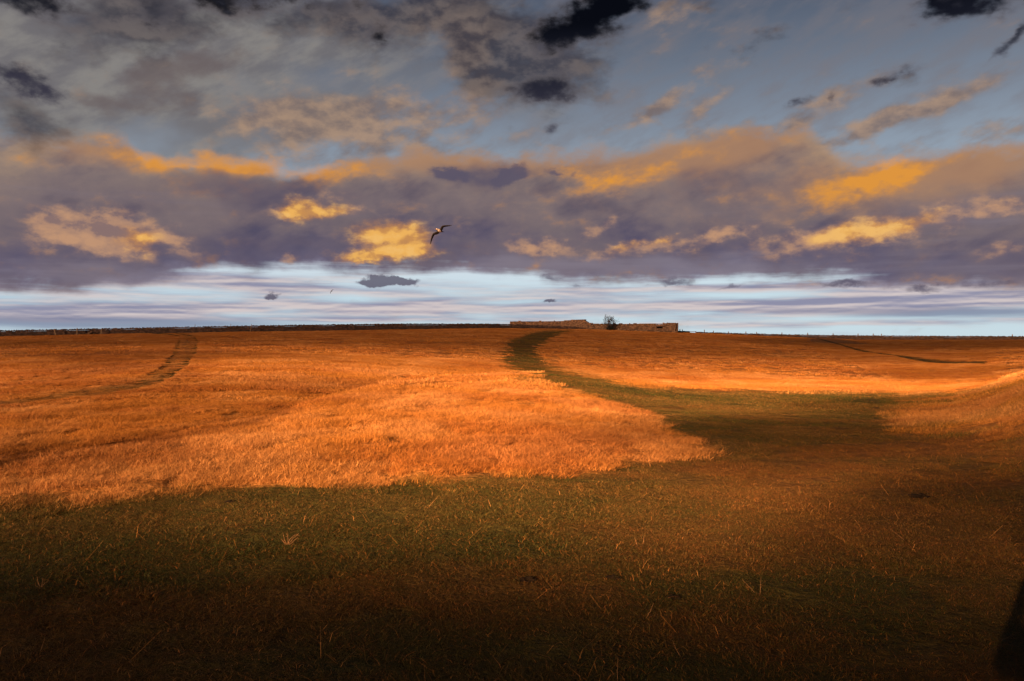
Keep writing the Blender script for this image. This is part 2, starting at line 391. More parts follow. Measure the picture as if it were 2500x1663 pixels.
# ----------------------------------------------------------------------------------------------
# lie of the land.  Heights were surveyed from the photographer's spot: for a set of bearings
# (as picture columns) the distance and height of the near shelf's lip, of the foot of the far
# slope and of the ridge that carries the walls.
# ----------------------------------------------------------------------------------------------
B = np.array([-1500, -800, 0, 400, 700, 900, 1000, 1290, 1470, 1600, 1900, 2200, 2320, 2400, 2450, 2500, 2900, 3800], float)
LIP_D = np.array([7.5, 9.0, 11.4, 13.5, 17, 22, 26, 30, 32, 32, 32, 30, 29, 28, 27, 26, 24, 20], float)
LIP_R = np.array([1420, 1290, 1120, 1062, 1005, 955, 930, 915, 930, 945, 955, 960, 956, 942, 929, 914, 850, 800], float)
FOOT_D = np.array([9.5, 11, 13, 16, 21, 30, 38, 50, 48, 45, 44, 42, 42, 42, 42, 42, 42, 42], float)
FOOT_R = np.array([1400, 1280, 1118, 1058, 1003, 955, 932, 918, 936, 950, 960, 966, 962, 955, 946, 938, 920, 900], float)
RB = np.array([-1500, -800, 0, 250, 500, 860, 1190, 1430, 1650, 1720, 1900, 2100, 2500, 3300, 3800], float)
RIDGE_D = np.array([85, 110, 140, 147, 153, 166, 181, 190, 194, 195, 194, 192, 182, 160, 150], float)
RIDGE_R = np.array([824, 823, 822, 816, 812, 807, 801.5, 804, 811.5, 814, 821.5, 829, 829, 830, 830], float)
def height_of(row, dist): return EYE - (row - 831.5) / F * dist
LIP_Z, FOOT_Z, RIDGE_Z = height_of(LIP_R, LIP_D), height_of(FOOT_R, FOOT_D), height_of(RIDGE_R, RIDGE_D)

def base_height(x, y):
    x = np.asarray(x, float); y = np.asarray(y, float)
    r = np.hypot(x, y)
    th = np.arctan2(x, y)
    thc = np.clip(th, -R(53), R(53))
    d = r * np.cos(thc)
    px = 1250 + F * np.tan(thc)
    ld, lz = np.interp(px, B, LIP_D), np.interp(px, B, LIP_Z)
    fd, fz = np.interp(px, B, FOOT_D), np.interp(px, B, FOOT_Z)
    rd, rz = np.interp(px, RB, RIDGE_D), np.interp(px, RB, RIDGE_Z)
    shelf = lz * smooth01(d, 0.15 * ld, ld)
    u = (d - fd) / (rd - fd)
    slope = fz + (rz - fz) * np.clip(u, 0, None)
    beyond = rz - 0.035 * (d - rd) - 0.0
    slope = np.where(u > 1, np.maximum(beyond, -7.0), slope)
    k = smooth01(d, ld + 0.15 * (fd - ld) * 0, fd)
    z = shelf * (1 - k) + slope * k
    back = smooth01(np.abs(th), R(60), R(100))
    return z * (1 - back) + back * (-0.02 * np.clip(r - 6, 0, 200))

def picture(x, y, z=None):
    """bearing (as column) and dip (as row) of a point of ground, seen from the photographer's spot"""
    z = base_height(x, y) if z is None else z
    yy = np.maximum(y, 0.05)
    return 1250 + F * x / yy, 831.5 - F * (z - EYE) / yy

def inside(poly, px, py):
    c = np.zeros(np.shape(px), bool)
    n = len(poly)
    for i in range(n):
        x1, y1 = poly[i]; x2, y2 = poly[(i + 1) % n]
        if y1 == y2: continue
        m = ((y1 > py) != (y2 > py)) & (px < (x2 - x1) * (py - y1) / (y2 - y1) + x1)
        c ^= m
    return c
def seg_dist(poly, px, py, closed=True):
    d = np.full(np.shape(px), 1e9)
    n = len(poly)
    for i in range(n if closed else n - 1):
        x1, y1 = poly[i]; x2, y2 = poly[(i + 1) % n]
        dx, dy = x2 - x1, y2 - y1
        t = np.clip(((px - x1) * dx + (py - y1) * dy) / (dx * dx + dy * dy + 1e-9), 0, 1)
        d = np.minimum(d, np.hypot(px - x1 - t * dx, py - y1 - t * dy))
    return d

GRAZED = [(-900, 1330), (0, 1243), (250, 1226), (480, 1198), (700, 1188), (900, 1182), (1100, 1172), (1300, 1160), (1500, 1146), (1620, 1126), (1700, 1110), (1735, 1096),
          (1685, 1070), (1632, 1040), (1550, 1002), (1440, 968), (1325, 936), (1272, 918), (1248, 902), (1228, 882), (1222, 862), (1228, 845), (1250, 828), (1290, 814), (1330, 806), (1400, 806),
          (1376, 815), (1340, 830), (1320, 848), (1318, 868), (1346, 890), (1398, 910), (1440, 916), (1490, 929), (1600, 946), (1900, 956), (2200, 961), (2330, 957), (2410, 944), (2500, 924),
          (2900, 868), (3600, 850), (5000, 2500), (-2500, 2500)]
BANK = [(2180, 1010), (2260, 985), (2350, 965), (2440, 945), (2520, 930), (2700, 910), (2700, 1040), (2500, 1050), (2380, 1060), (2260, 1066), (2190, 1045)]

def grazed(x, y):
    """1 where sheep keep the grass short and green, 0 where it stands long and straw coloured"""
    px, py = picture(x, y)
    r = np.hypot(x, y)
    warp = (fbm(x * 1.1, y * 1.1, 5, 3) - .5)
    wpx, wpy = px + warp * 500 / np.maximum(r, 4) * 1.1, py + (fbm(x * 1.3 + 9, y * 1.3, 6, 3) - .5) * 420 / np.maximum(r, 5)
    s = np.where(inside(GRAZED, wpx, wpy), 1, -1) * seg_dist(GRAZED, wpx, wpy)
    soft = np.where(wpy > 900, 12, 7)
    g = smooth01(s, -soft, soft)
    b = np.where(inside(BANK, wpx, wpy), 1, -1) * seg_dist(BANK, wpx, wpy)
    g = g * (1 - .62 * smooth01(b, -45, 30))
    # straw coming through in drifts
    return np.where(np.asarray(y) > 0.3, g, 1.0)

TRACK_A = [(372, 814), (420, 817), (440, 822), (436, 838), (428, 858), (414, 880), (394, 903), (360, 925), (320, 942), (262, 952), (200, 958), (100, 972), (-60, 996)]
TRACK_B = [(430, 814), (468, 820), (482, 832), (474, 852), (466, 872), (446, 896), (416, 916), (372, 934), (330, 946), (280, 955), (215, 962)]
TRACK_C = [(1985, 823), (2040, 838), (2088, 852), (2150, 865), (2200, 874), (2260, 881), (2330, 884), (2410, 883)]
DITCH = [(-60, 1128), (60, 1108), (180, 1098), (300, 1085), (400, 1066), (520, 1046), (640, 1024), (740, 1000)]
FAINT = [(60, 830), (85, 870), (110, 930)], [(250, 835), (215, 890), (180, 950)], [(330, 830), (300, 880), (270, 920)]

def ground_marks(x, y):
    """wheel ruts and wet hollows: 0..1"""
    px, py = picture(x, y)
    far = np.hypot(x, y) > 20
    w = (fbm(x * .5, y * .5, 21, 3) - .5) * 5
    rut = np.zeros(np.shape(px))
    for tr, wd in ((TRACK_A, 6.5), (TRACK_B, 6.5), (TRACK_C, 2.4)):
        d = seg_dist(tr, px + w, py + w * .4, False)
        hv = np.clip((py - 806) / 50, .22, 1)
        rut = np.maximum(rut, (1 - smooth01(d / hv, wd * .35, wd * 1.5)) * far)
    mid = [((a[0] + b[0]) / 2, (a[1] + b[1]) / 2) for a, b in zip(TRACK_A[2:10], TRACK_B[2:10])]
    rut = np.maximum(rut, .35 * (1 - smooth01(seg_dist(mid, px, py, False), 4, 24)) * far)
    rut = rut * (1 - .55 * smooth01(py, 915, 965))
    ditch = 1 - smooth01(seg_dist(DITCH, px, py + w * 3, False), 3, 26)
    return rut, ditch * (py < 1140) * (np.hypot(x, y) < 60)

def height(x, y):
    x = np.asarray(x, float); y = np.asarray(y, float)
    z = base_height(x, y)
    r = np.hypot(x, y)
    g = grazed(x, y)
    near = smooth01(r, 1.5, 5)
    z = z + near * (fbm(x * .9, y * .9, 1, 3) - .5) * (.05 + .09 * (1 - g)) * (1 - smooth01(r, 30, 60) * .5)
    z = z + (fbm(x * 3.2, y * 3.2, 2, 3) - .5) * (.03 + .06 * (1 - g)) * near
    z = z + (fbm(x * .07, y * .09, 3, 3) - .5) * .55 * smooth01(r, 30, 70) * (1 - smooth01(r, 120, 160))
    rut, ditch = ground_marks(x, y)
    return z - rut * .05 - ditch * .10

def on_ground(px, row, dmin=2.0, dmax=230.0):
    """where a sight line from the photographer's spot first meets the land"""
    d = np.geomspace(dmin, dmax, 4000)
    x = (px - 1250) / F * d; zl = EYE - (row - 831.5) / F * d
    z = height(x, d)
    hit = np.nonzero(z >= zl)[0]
    i = hit[0] if len(hit) else len(d) - 1
    return float(x[i]), float(d[i]), float(z[i])

# ---- ground sheet, polar, finest where it is looked at ------------------------------------------------
front = np.arange(-37.0, 37.01, 0.13)
rest = np.arange(37.0 + 2.5, 360.0 - 37.0, 3.0)
ang = np.radians(np.concatenate([front, rest]))
rad = np.concatenate([np.geomspace(0.6, 260.0, 330), np.geomspace(300.0, 6000.0, 16)])
AN, RA = np.meshgrid(ang, rad)
GX, GY = RA * np.sin(AN), RA * np.cos(AN)
GZ = height(GX, GY)
nr, na = GX.shape
gv = np.stack([GX, GY, GZ], -1).reshape(-1, 3)
gv = np.vstack([gv, [[0, 0, float(height(np.array([0.0]), np.array([0.0]))[0])]]])
i0 = (np.arange(nr - 1)[:, None] * na + np.arange(na)[None, :])
j1 = np.roll(np.arange(na), -1)
i1 = (np.arange(nr - 1)[:, None] * na + j1[None, :])
quads = np.stack([i0, i1, i1 + na, i0 + na], -1).reshape(-1, 4)
tris = [(nr * na, int(j1[k]), k) for k in range(na)]
gm = bpy.data.meshes.new('ground')
nq, nt_ = len(quads), len(tris)
gm.vertices.add(len(gv)); gm.vertices.foreach_set('co', gv.astype(np.float32).ravel())
gm.loops.add(nq * 4 + nt_ * 3)
gm.loops.foreach_set('vertex_index', np.concatenate([quads[:, ::-1].ravel(), np.array(tris)[:, ::-1].ravel()]).astype(np.int32))
gm.polygons.add(nq + nt_)
gm.polygons.foreach_set('loop_start', np.concatenate([np.arange(nq) * 4, nq * 4 + np.arange(nt_) * 3]).astype(np.int32))
gm.polygons.foreach_set('use_smooth', np.ones(nq + nt_, bool))
gm.update(); gm.validate()
def grass_maps(x, y):
    """kinds of growth over the field: grazed turf, russet patches, bare or dark patches"""
    g = grazed(x, y)
    px, py = picture(x, y)
    rut, ditch = ground_marks(x, y)
    r = np.hypot(x, y)
    g = np.maximum(g, rut * .95)
    calm = 1 - .85 * rut
    rus = fbm(x * .35, y * .55, 31, 4, .6)
    rus = smooth01(rus, .42, .68)
    heath = np.exp(-((px - 230) / 240) ** 2 - ((py - 890) / 45) ** 2) * .8 + np.exp(-((px - 620) / 260) ** 2 - ((py - 860) / 30) ** 2) * .35
    heath = heath * smooth01(fbm(x * .25, y * .25, 41, 4, .6), .3, .65)
    brown = np.exp(-((px - 1950) / 420) ** 2 - ((py - 1190) / 110) ** 2) * .7 + .3 * smooth01(px, 2000, 2500) * smooth01(py, 1000, 1100)
    tuss = smooth01(fbm(x * .22, y * .3, 91, 4, .6), .46, .66)
    rus = rus * (1 - .35 * g)
    rus = calm * np.clip(rus * .75 + tuss * .35 * (1 - g) + ditch * .7 + heath + brown * g - .55 * g * np.exp(-((px - 500) / 700) ** 2 - ((py - 1270) / 85) ** 2) + .15 * smooth01(r, 50, 80) * (1 - g), 0, 1)
    return g, rus, np.clip(rut * .75 + .55 * ditch + heath * .6, 0, 1)
G_, RU_, DK_ = grass_maps(gv[:, 0], gv[:, 1])
for nm, arr in (('grazed', G_), ('russet', RU_), ('worn', DK_)):
    at = gm.attributes.new(nm, 'FLOAT', 'POINT'); at.data.foreach_set('value', arr.astype(np.float32))
ground = bpy.data.objects.new('ground', gm)
COL.objects.link(ground)
tag(ground, kind='structure')

# colours of the sward, shared by the sheet and by the blades on it
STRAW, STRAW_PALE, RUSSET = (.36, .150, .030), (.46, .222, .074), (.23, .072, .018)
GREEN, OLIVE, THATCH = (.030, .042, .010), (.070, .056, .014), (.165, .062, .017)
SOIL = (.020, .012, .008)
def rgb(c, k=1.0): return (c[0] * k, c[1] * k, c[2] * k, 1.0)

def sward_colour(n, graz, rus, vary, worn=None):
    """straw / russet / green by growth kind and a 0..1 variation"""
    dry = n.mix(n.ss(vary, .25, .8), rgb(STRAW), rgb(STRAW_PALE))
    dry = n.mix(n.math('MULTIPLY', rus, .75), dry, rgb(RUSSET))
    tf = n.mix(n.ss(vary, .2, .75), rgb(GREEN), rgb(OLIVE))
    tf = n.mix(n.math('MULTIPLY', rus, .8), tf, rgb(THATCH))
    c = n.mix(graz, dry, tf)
    if worn is not None: c = n.mix(n.math('MULTIPLY', worn, .6), c, rgb(SOIL, 1.4))
    return c

gmat, n, bsdf = material('sward_floor', .95, .05)
def attr(n, name, kind='GEOMETRY'):
    a = n.new('ShaderNodeAttribute', attribute_name=name, attribute_type=kind)
    return a.outputs['Fac']
geo = n.new('ShaderNodeNewGeometry')
pos = geo.outputs['Position']
n1 = n.noise(pos, 1.7, 6, .65)
n2 = n.noise(n.mapping(pos, scale=(.35, 1.0, 1.0)), .55, 6, .65)
n3 = n.noise(pos, 11.0, 4, .7)
vary = n.math('ADD', n.math('MULTIPLY', n1, .5), n.math('MULTIPLY', n3, .5))
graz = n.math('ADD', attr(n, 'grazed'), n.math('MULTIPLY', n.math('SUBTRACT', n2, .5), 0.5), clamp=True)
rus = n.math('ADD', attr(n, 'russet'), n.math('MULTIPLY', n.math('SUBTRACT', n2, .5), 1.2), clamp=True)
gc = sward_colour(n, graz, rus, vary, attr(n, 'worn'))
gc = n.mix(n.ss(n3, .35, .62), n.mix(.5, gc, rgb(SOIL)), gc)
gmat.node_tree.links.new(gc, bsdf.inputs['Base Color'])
bmp = n.new('ShaderNodeBump'); bmp.inputs['Strength'].default_value = .9; bmp.inputs['Distance'].default_value = .12
gmat.node_tree.links.new(n.math('ADD', n1, n.math('MULTIPLY', n3, .4)), bmp.inputs['Height'])
gmat.node_tree.links.new(bmp.outputs[0], bsdf.inputs['Normal'])
gm.materials.append(gmat)

# ----------------------------------------------------------------------------------------------
# grass blades: a few tufts of real blades, repeated over the land (one uncountable sward each)
# ----------------------------------------------------------------------------------------------
blade_mat, n, bsdf = material('grass_blades', .75, .12)
tone = attr(n, 'tone'); along = attr(n, 'along')
ig, ir, iv = attr(n, 'grazed', 'INSTANCER'), attr(n, 'russet', 'INSTANCER'), attr(n, 'shade_of_straw', 'INSTANCER')
iw = attr(n, 'worn', 'INSTANCER')
# single straws stay pale amid green turf and green blades amid straw
gsel = n.ss(n.math('ADD', ig, n.math('MULTIPLY', n.math('SUBTRACT', tone, .5), .75)), .25, .75)
gsel = n.math('MULTIPLY', gsel, n.ss(tone, .90, .94, 1.0, .3))
bc = sward_colour(n, gsel, n.math('ADD', ir, n.math('MULTIPLY', n.math('SUBTRACT', tone, .5), .9), clamp=True), iv, iw)
blade_mat.node_tree.links.new(bc, bsdf.inputs['Base Color'])
trans = n.new('ShaderNodeBsdfTranslucent')
blade_mat.node_tree.links.new(bc, trans.inputs[0])
ms = n.new('ShaderNodeMixShader'); ms.inputs[0].default_value = .18
out = blade_mat.node_tree.nodes['Material Output']
blade_mat.node_tree.links.new(bsdf.outputs[0], ms.inputs[1]); blade_mat.node_tree.links.new(trans.outputs[0], ms.inputs[2])
blade_mat.node_tree.links.new(ms.outputs[0], out.inputs[0])

def tuft_object(name, size, count, hmin, hmax, width, lean, bend, seed, clump=0.0, wind=(.5, -.15)):
    g = np.random.default_rng(seed)
    if clump > 0:
        k = max(3, int(count / 45))
        cx = (g.random((k, 2)) - .5) * size
        p = cx[g.integers(0, k, count)] + g.normal(0, clump, (count, 2))
    else:
        p = (g.random((count, 2)) - .5) * size
    h = hmin + (hmax - hmin) * g.random(count) ** 1.8
    a = g.random(count) * 2 * math.pi
    side = np.stack([np.cos(a), np.sin(a), 0 * a], -1)
    dr = g.normal(0, lean, (count, 2)) + np.array(wind) * lean
    t1 = np.stack([dr[:, 0] * h * .5, dr[:, 1] * h * .5, h * .55], -1)
    dr2 = dr * (1 + bend * g.random((count, 1)))
    t2 = t1 + np.stack([dr2[:, 0] * h, dr2[:, 1] * h, h * .45 * (1 - .7 * np.clip(np.hypot(dr2[:, 0], dr2[:, 1]), 0, 1))], -1)
    w = width * (.6 + .8 * g.random(count))[:, None]
    base = np.stack([p[:, 0], p[:, 1], np.full(count, -.015)], -1)
    V = np.stack([base - side * w * .5, base + side * w * .5, base + t1 - side * w * .38, base + t1 + side * w * .38, base + t2], 1)
    o = np.arange(count)[:, None] * 5
    q = (o + np.array([[0, 1, 3, 2]])).tolist(); t = (o + np.array([[2, 3, 4]])).tolist()
    me = bpy.data.meshes.new(name)
    me.from_pydata(V.reshape(-1, 3).tolist(), [], q + t)
    tn = np.repeat(g.random(count), 5)
    al = np.tile([0, 0, .6, .6, 1.0], count)
    for nm, arr in (('tone', tn), ('along', al)):
        at = me.attributes.new(nm, 'FLOAT', 'POINT'); at.data.foreach_set('value', arr.astype(np.float32))
    me.materials.append(blade_mat)
    return bpy.data.objects.new(name, me)

def tuft_set(name, objs):
    c = bpy.data.collections.new(name)
    for o in objs: c.objects.link(o)
    return c

def scatter(r0, r1, step, half=36.5):
    """jittered points over the wedge of land in view (and a margin either side)"""
    xs = np.arange(-r1 * math.sin(R(half)), r1 * math.sin(R(half)), step)
    ys = np.arange(max(r0 * .75, .2), r1, step)
    X, Y = np.meshgrid(xs, ys)
    X = (X + (rng.random(X.shape) - .5) * step * 1.3).ravel(); Y = (Y + (rng.random(Y.shape) - .5) * step * 1.3).ravel()
    r = np.hypot(X, Y)
    m = (r >= r0) & (r < r1) & (np.abs(np.arctan2(X, Y)) < R(half))
    return X[m], Y[m]

def sward(name, label, tufts, X, Y, smin, smax, dry=0.0):
    Z = height(X, Y)
    g, rus, wn = grass_maps(X, Y)
    me = bpy.data.meshes.new(name)
    me.vertices.add(len(X)); me.vertices.foreach_set('co', np.stack([X, Y, Z], -1).astype(np.float32).ravel())
    k = len(X)
    sc = smin + (smax - smin) * rng.random(k)
    patch = fbm(X * .8, Y * .8, 51, 3)
    sc = sc * (.7 + .6 * patch)
    for nm, arr in (('grazed', np.clip(g + (fbm(X * .6, Y * .9, 61, 3) - .5) * .7, 0, 1) * (1 - dry)), ('russet', np.clip(rus + (rng.random(k) - .5) * .3, 0, 1)), ('worn', wn),
                    ('shade_of_straw', np.clip(fbm(X * .5, Y * .5, 71, 4) * 1.6 - .3 + (rng.random(k) - .5) * .3, 0, 1)), ('size', sc)):
        at = me.attributes.new(nm, 'FLOAT', 'POINT'); at.data.foreach_set('value', arr.astype(np.float32))
    # stand square to the slope, then turn about the stem
    e = .8
    hx = (base_height(X + e, Y) - base_height(X - e, Y)) / (2 * e); hy = (base_height(X, Y + e) - base_height(X, Y - e)) / (2 * e)
    nz = np.stack([-hx, -hy, np.ones(k)], -1); nz /= np.linalg.norm(nz, axis=1)[:, None]
    turn = rng.random(k) * 6.283 if not name.startswith('long') else rng.normal(0, .5, k)
    ax = np.stack([np.cos(turn), np.sin(turn), np.zeros(k)], -1)
    ax -= nz * (ax * nz).sum(1)[:, None]; ax /= np.linalg.norm(ax, axis=1)[:, None]
    ay = np.cross(nz, ax)
    rot = np.stack([np.arctan2(ay[:, 2], nz[:, 2]), np.arcsin(np.clip(-ax[:, 2], -1, 1)), np.arctan2(ax[:, 1], ax[:, 0])], -1)
    at = me.attributes.new('turn', 'FLOAT_VECTOR', 'POINT'); at.data.foreach_set('vector', rot.astype(np.float32).ravel())
    at = me.attributes.new('pick', 'INT', 'POINT'); at.data.foreach_set('value', rng.integers(0, len(tufts.objects), k).astype(np.int32))
    o = bpy.data.objects.new(name, me)
    COL.objects.link(o)
    tag(o, label, 'grass', kind='stuff')
    ng = bpy.data.node_groups.new(name, 'GeometryNodeTree')
    ng.interface.new_socket('Geometry', in_out='INPUT', socket_type='NodeSocketGeometry')
    ng.interface.new_socket('Geometry', in_out='OUTPUT', socket_type='NodeSocketGeometry')
    gi = ng.nodes.new('NodeGroupInput'); go = ng.nodes.new('NodeGroupOutput')
    ci = ng.nodes.new('GeometryNodeCollectionInfo'); ci.inputs['Collection'].default_value = tufts
    ci.inputs['Separate Children'].default_value = True; ci.inputs['Reset Children'].default_value = True
    ip = ng.nodes.new('GeometryNodeInstanceOnPoints'); ip.inputs['Pick Instance'].default_value = True
    def nattr(nm, ty):
        a = ng.nodes.new('GeometryNodeInputNamedAttribute'); a.data_type = ty; a.inputs['Name'].default_value = nm
        return a.outputs['Attribute']
    L = ng.links.new
    L(gi.outputs[0], ip.inputs['Points']); L(ci.outputs[0], ip.inputs['Instance'])
    L(nattr('pick', 'INT'), ip.inputs['Instance Index'])
    L(nattr('turn', 'FLOAT_VECTOR'), ip.inputs['Rotation'])
    L(nattr('size', 'FLOAT'), ip.inputs['Scale'])
    L(ip.outputs[0], go.inputs[0])
    md = o.modifiers.new('sward', 'NODES'); md.node_group = ng
    return o

turf = tuft_set('turf_tufts', [tuft_object('turf', .55, 1500, .016, .050, .0034, .9, .9, 100 + i) for i in range(5)])
long_ = tuft_set('long_tufts', [tuft_object('straw', .55, 900, .035, .125, .0034, .65, 1.0, 200 + i, .05) for i in range(6)])
stalk = tuft_set('stalk_tufts', [tuft_object('stalk', .5, 4, .06, .24, .0019, .85, 2.0, 300 + i) for i in range(9)])
mid_turf = tuft_set('mid_turf_tufts', [tuft_object('turf_far', 1.5, 1400, .03, .07, .010, .9, .9, 400 + i) for i in range(4)])
mid_long = tuft_set('mid_long_tufts', [tuft_object('straw_mid', 1.4, 1300, .04, .125, .009, .65, 1.0, 500 + i, .11) for i in range(5)])
far_long = tuft_set('far_long_tufts', [tuft_object('straw_far', 1.8, 260, .05, .12, .028, .7, 1.0, 600 + i, .16) for i in range(7)])
far_turf = tuft_set('far_turf_tufts', [tuft_object('turf_distant', 1.8, 240, .03, .06, .028, .8, .8, 700 + i) for i in range(4)])

def on_track(X, Y, reach=1.5):
    px, py = picture(X, Y)
    d = np.minimum.reduce([seg_dist(t, px, py, False) for t in (TRACK_A, TRACK_B, TRACK_C)])
    return (d * Y / F < reach) & (np.hypot(X, Y) > 20)
def split(X, Y):
    g = np.clip(grass_maps(X, Y)[0] + (rng.random(len(X)) - .5) * .5, 0, 1)
    return g > .5
near_t, near_l = [], []
X, Y = scatter(1.6, 9.5, .30); m = split(X, Y); near_t.append((X[m], Y[m])); near_l.append((X[~m], Y[~m]))
X, Y = scatter(9.5, 24.0, .38); m = split(X, Y); near_t.append((X[m], Y[m])); near_l.append((X[~m], Y[~m]))
verge = tuft_set('verge_tufts', [tuft_object('verge_straw', .22, 150, .03, .09, .006, .7, 1.0, 800 + i) for i in range(5)])
# along the wheel ruts the sward is told apart tuft by tuft
X, Y = scatter(20.0, 160.0, .42); c = on_track(X, Y, .6); X, Y = X[c], Y[c]; m = ground_marks(X, Y)[0] > .08
near_t.append((X[m], Y[m]))
X, Y = scatter(20.0, 160.0, .21); c = on_track(X, Y); X, Y = X[c], Y[c]; m = ground_marks(X, Y)[0] > .12
ruts_verge = (X[~m], Y[~m])
cat = lambda l: (np.concatenate([a for a, b in l]), np.concatenate([b for a, b in l]))
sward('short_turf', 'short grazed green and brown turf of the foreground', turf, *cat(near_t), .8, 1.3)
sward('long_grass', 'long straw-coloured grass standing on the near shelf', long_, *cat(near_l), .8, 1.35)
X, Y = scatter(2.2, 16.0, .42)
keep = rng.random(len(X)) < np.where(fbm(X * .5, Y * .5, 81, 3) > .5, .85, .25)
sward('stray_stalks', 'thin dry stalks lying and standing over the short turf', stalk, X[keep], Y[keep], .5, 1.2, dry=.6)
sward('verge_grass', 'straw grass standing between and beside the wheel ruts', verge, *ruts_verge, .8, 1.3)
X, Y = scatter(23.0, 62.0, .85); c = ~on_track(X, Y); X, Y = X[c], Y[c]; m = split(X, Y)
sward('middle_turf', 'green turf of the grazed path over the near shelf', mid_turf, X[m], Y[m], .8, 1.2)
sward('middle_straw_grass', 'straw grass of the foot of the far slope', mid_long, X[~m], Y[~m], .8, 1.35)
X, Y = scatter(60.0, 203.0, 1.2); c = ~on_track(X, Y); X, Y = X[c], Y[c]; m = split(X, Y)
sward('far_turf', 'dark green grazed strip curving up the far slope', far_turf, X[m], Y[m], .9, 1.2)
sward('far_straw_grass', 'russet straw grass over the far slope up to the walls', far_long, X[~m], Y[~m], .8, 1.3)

# ----------------------------------------------------------------------------------------------
# dry stone walls
# ----------------------------------------------------------------------------------------------
def stone_material(name, c1, c2, c3, lichen=(.30, .27, .20)):
    m, n, b = material(name, .92, .1)
    t = attr(n, 'tone')
    geo = n.new('ShaderNodeNewGeometry')
    ns = n.noise(geo.outputs['Position'], 5.0, 5, .65)
    c = n.ramp(t, [(0.0, rgb(c1)), (.5, rgb(c2)), (1.0, rgb(c3))])
    c = n.mix(n.ss(ns, .35, .7, 0, .5), c, n.mix(.6, c, rgb((.02, .016, .014))))
    c = n.mix(n.ss(n.noise(geo.outputs['Position'], 2.2, 4, .6), .6, .72, 0, .5), c, rgb(lichen))
    m.node_tree.links.new(c, b.inputs['Base Color'])
    return m
field_stone = stone_material('field_stone', (.025, .018, .018), (.05, .032, .030), (.09, .055, .046), (.11, .09, .075))
fold_stone = stone_material('fold_stone', (.055, .034, .026), (.105, .062, .044), (.165, .10, .07), (.2, .16, .11))

BOXF = [(0, 3, 2, 1), (4, 5, 6, 7), (0, 1, 5, 4), (1, 2, 6, 5), (2, 3, 7, 6), (3, 0, 4, 7)]
def stones_mesh(name, boxes, mat, parent, kind='stuff'):
    """boxes: (centre, along, out, up, length, depth, height) -> one mesh of uneven blocks"""
    V, Fc, T = [], [], []
    for (c, a, o, u, l, d, h) in boxes:
        k = len(V)
        tn = random.random()
        for sz in (-1, 1):
            for (sa, so) in ((-1, -1), (1, -1), (1, 1), (-1, 1)):
                j = lambda s: s * random.uniform(.40, .5)
                p = c + a * (j(sa) * l) + o * (j(so) * d) + u * (j(sz) * h)
                V.append(p[:]); T.append(tn)
        Fc += [tuple(k + i for i in f) for f in BOXF]
    o = link_mesh(name, V, Fc, mat, parent)
    at = o.data.attributes.new('tone', 'FLOAT', 'POINT'); at.data.foreach_set('value', np.array(T, np.float32))
    if kind: o['kind'] = kind
    return o

def wall_line(pts):
    """(column, distance, row of the top) -> foot points with top heights"""
    out = []
    for (px, d, row) in pts:
        out.append((Vector(((px - 1250) / F * d, d)), height_of(row, d)))
    return out

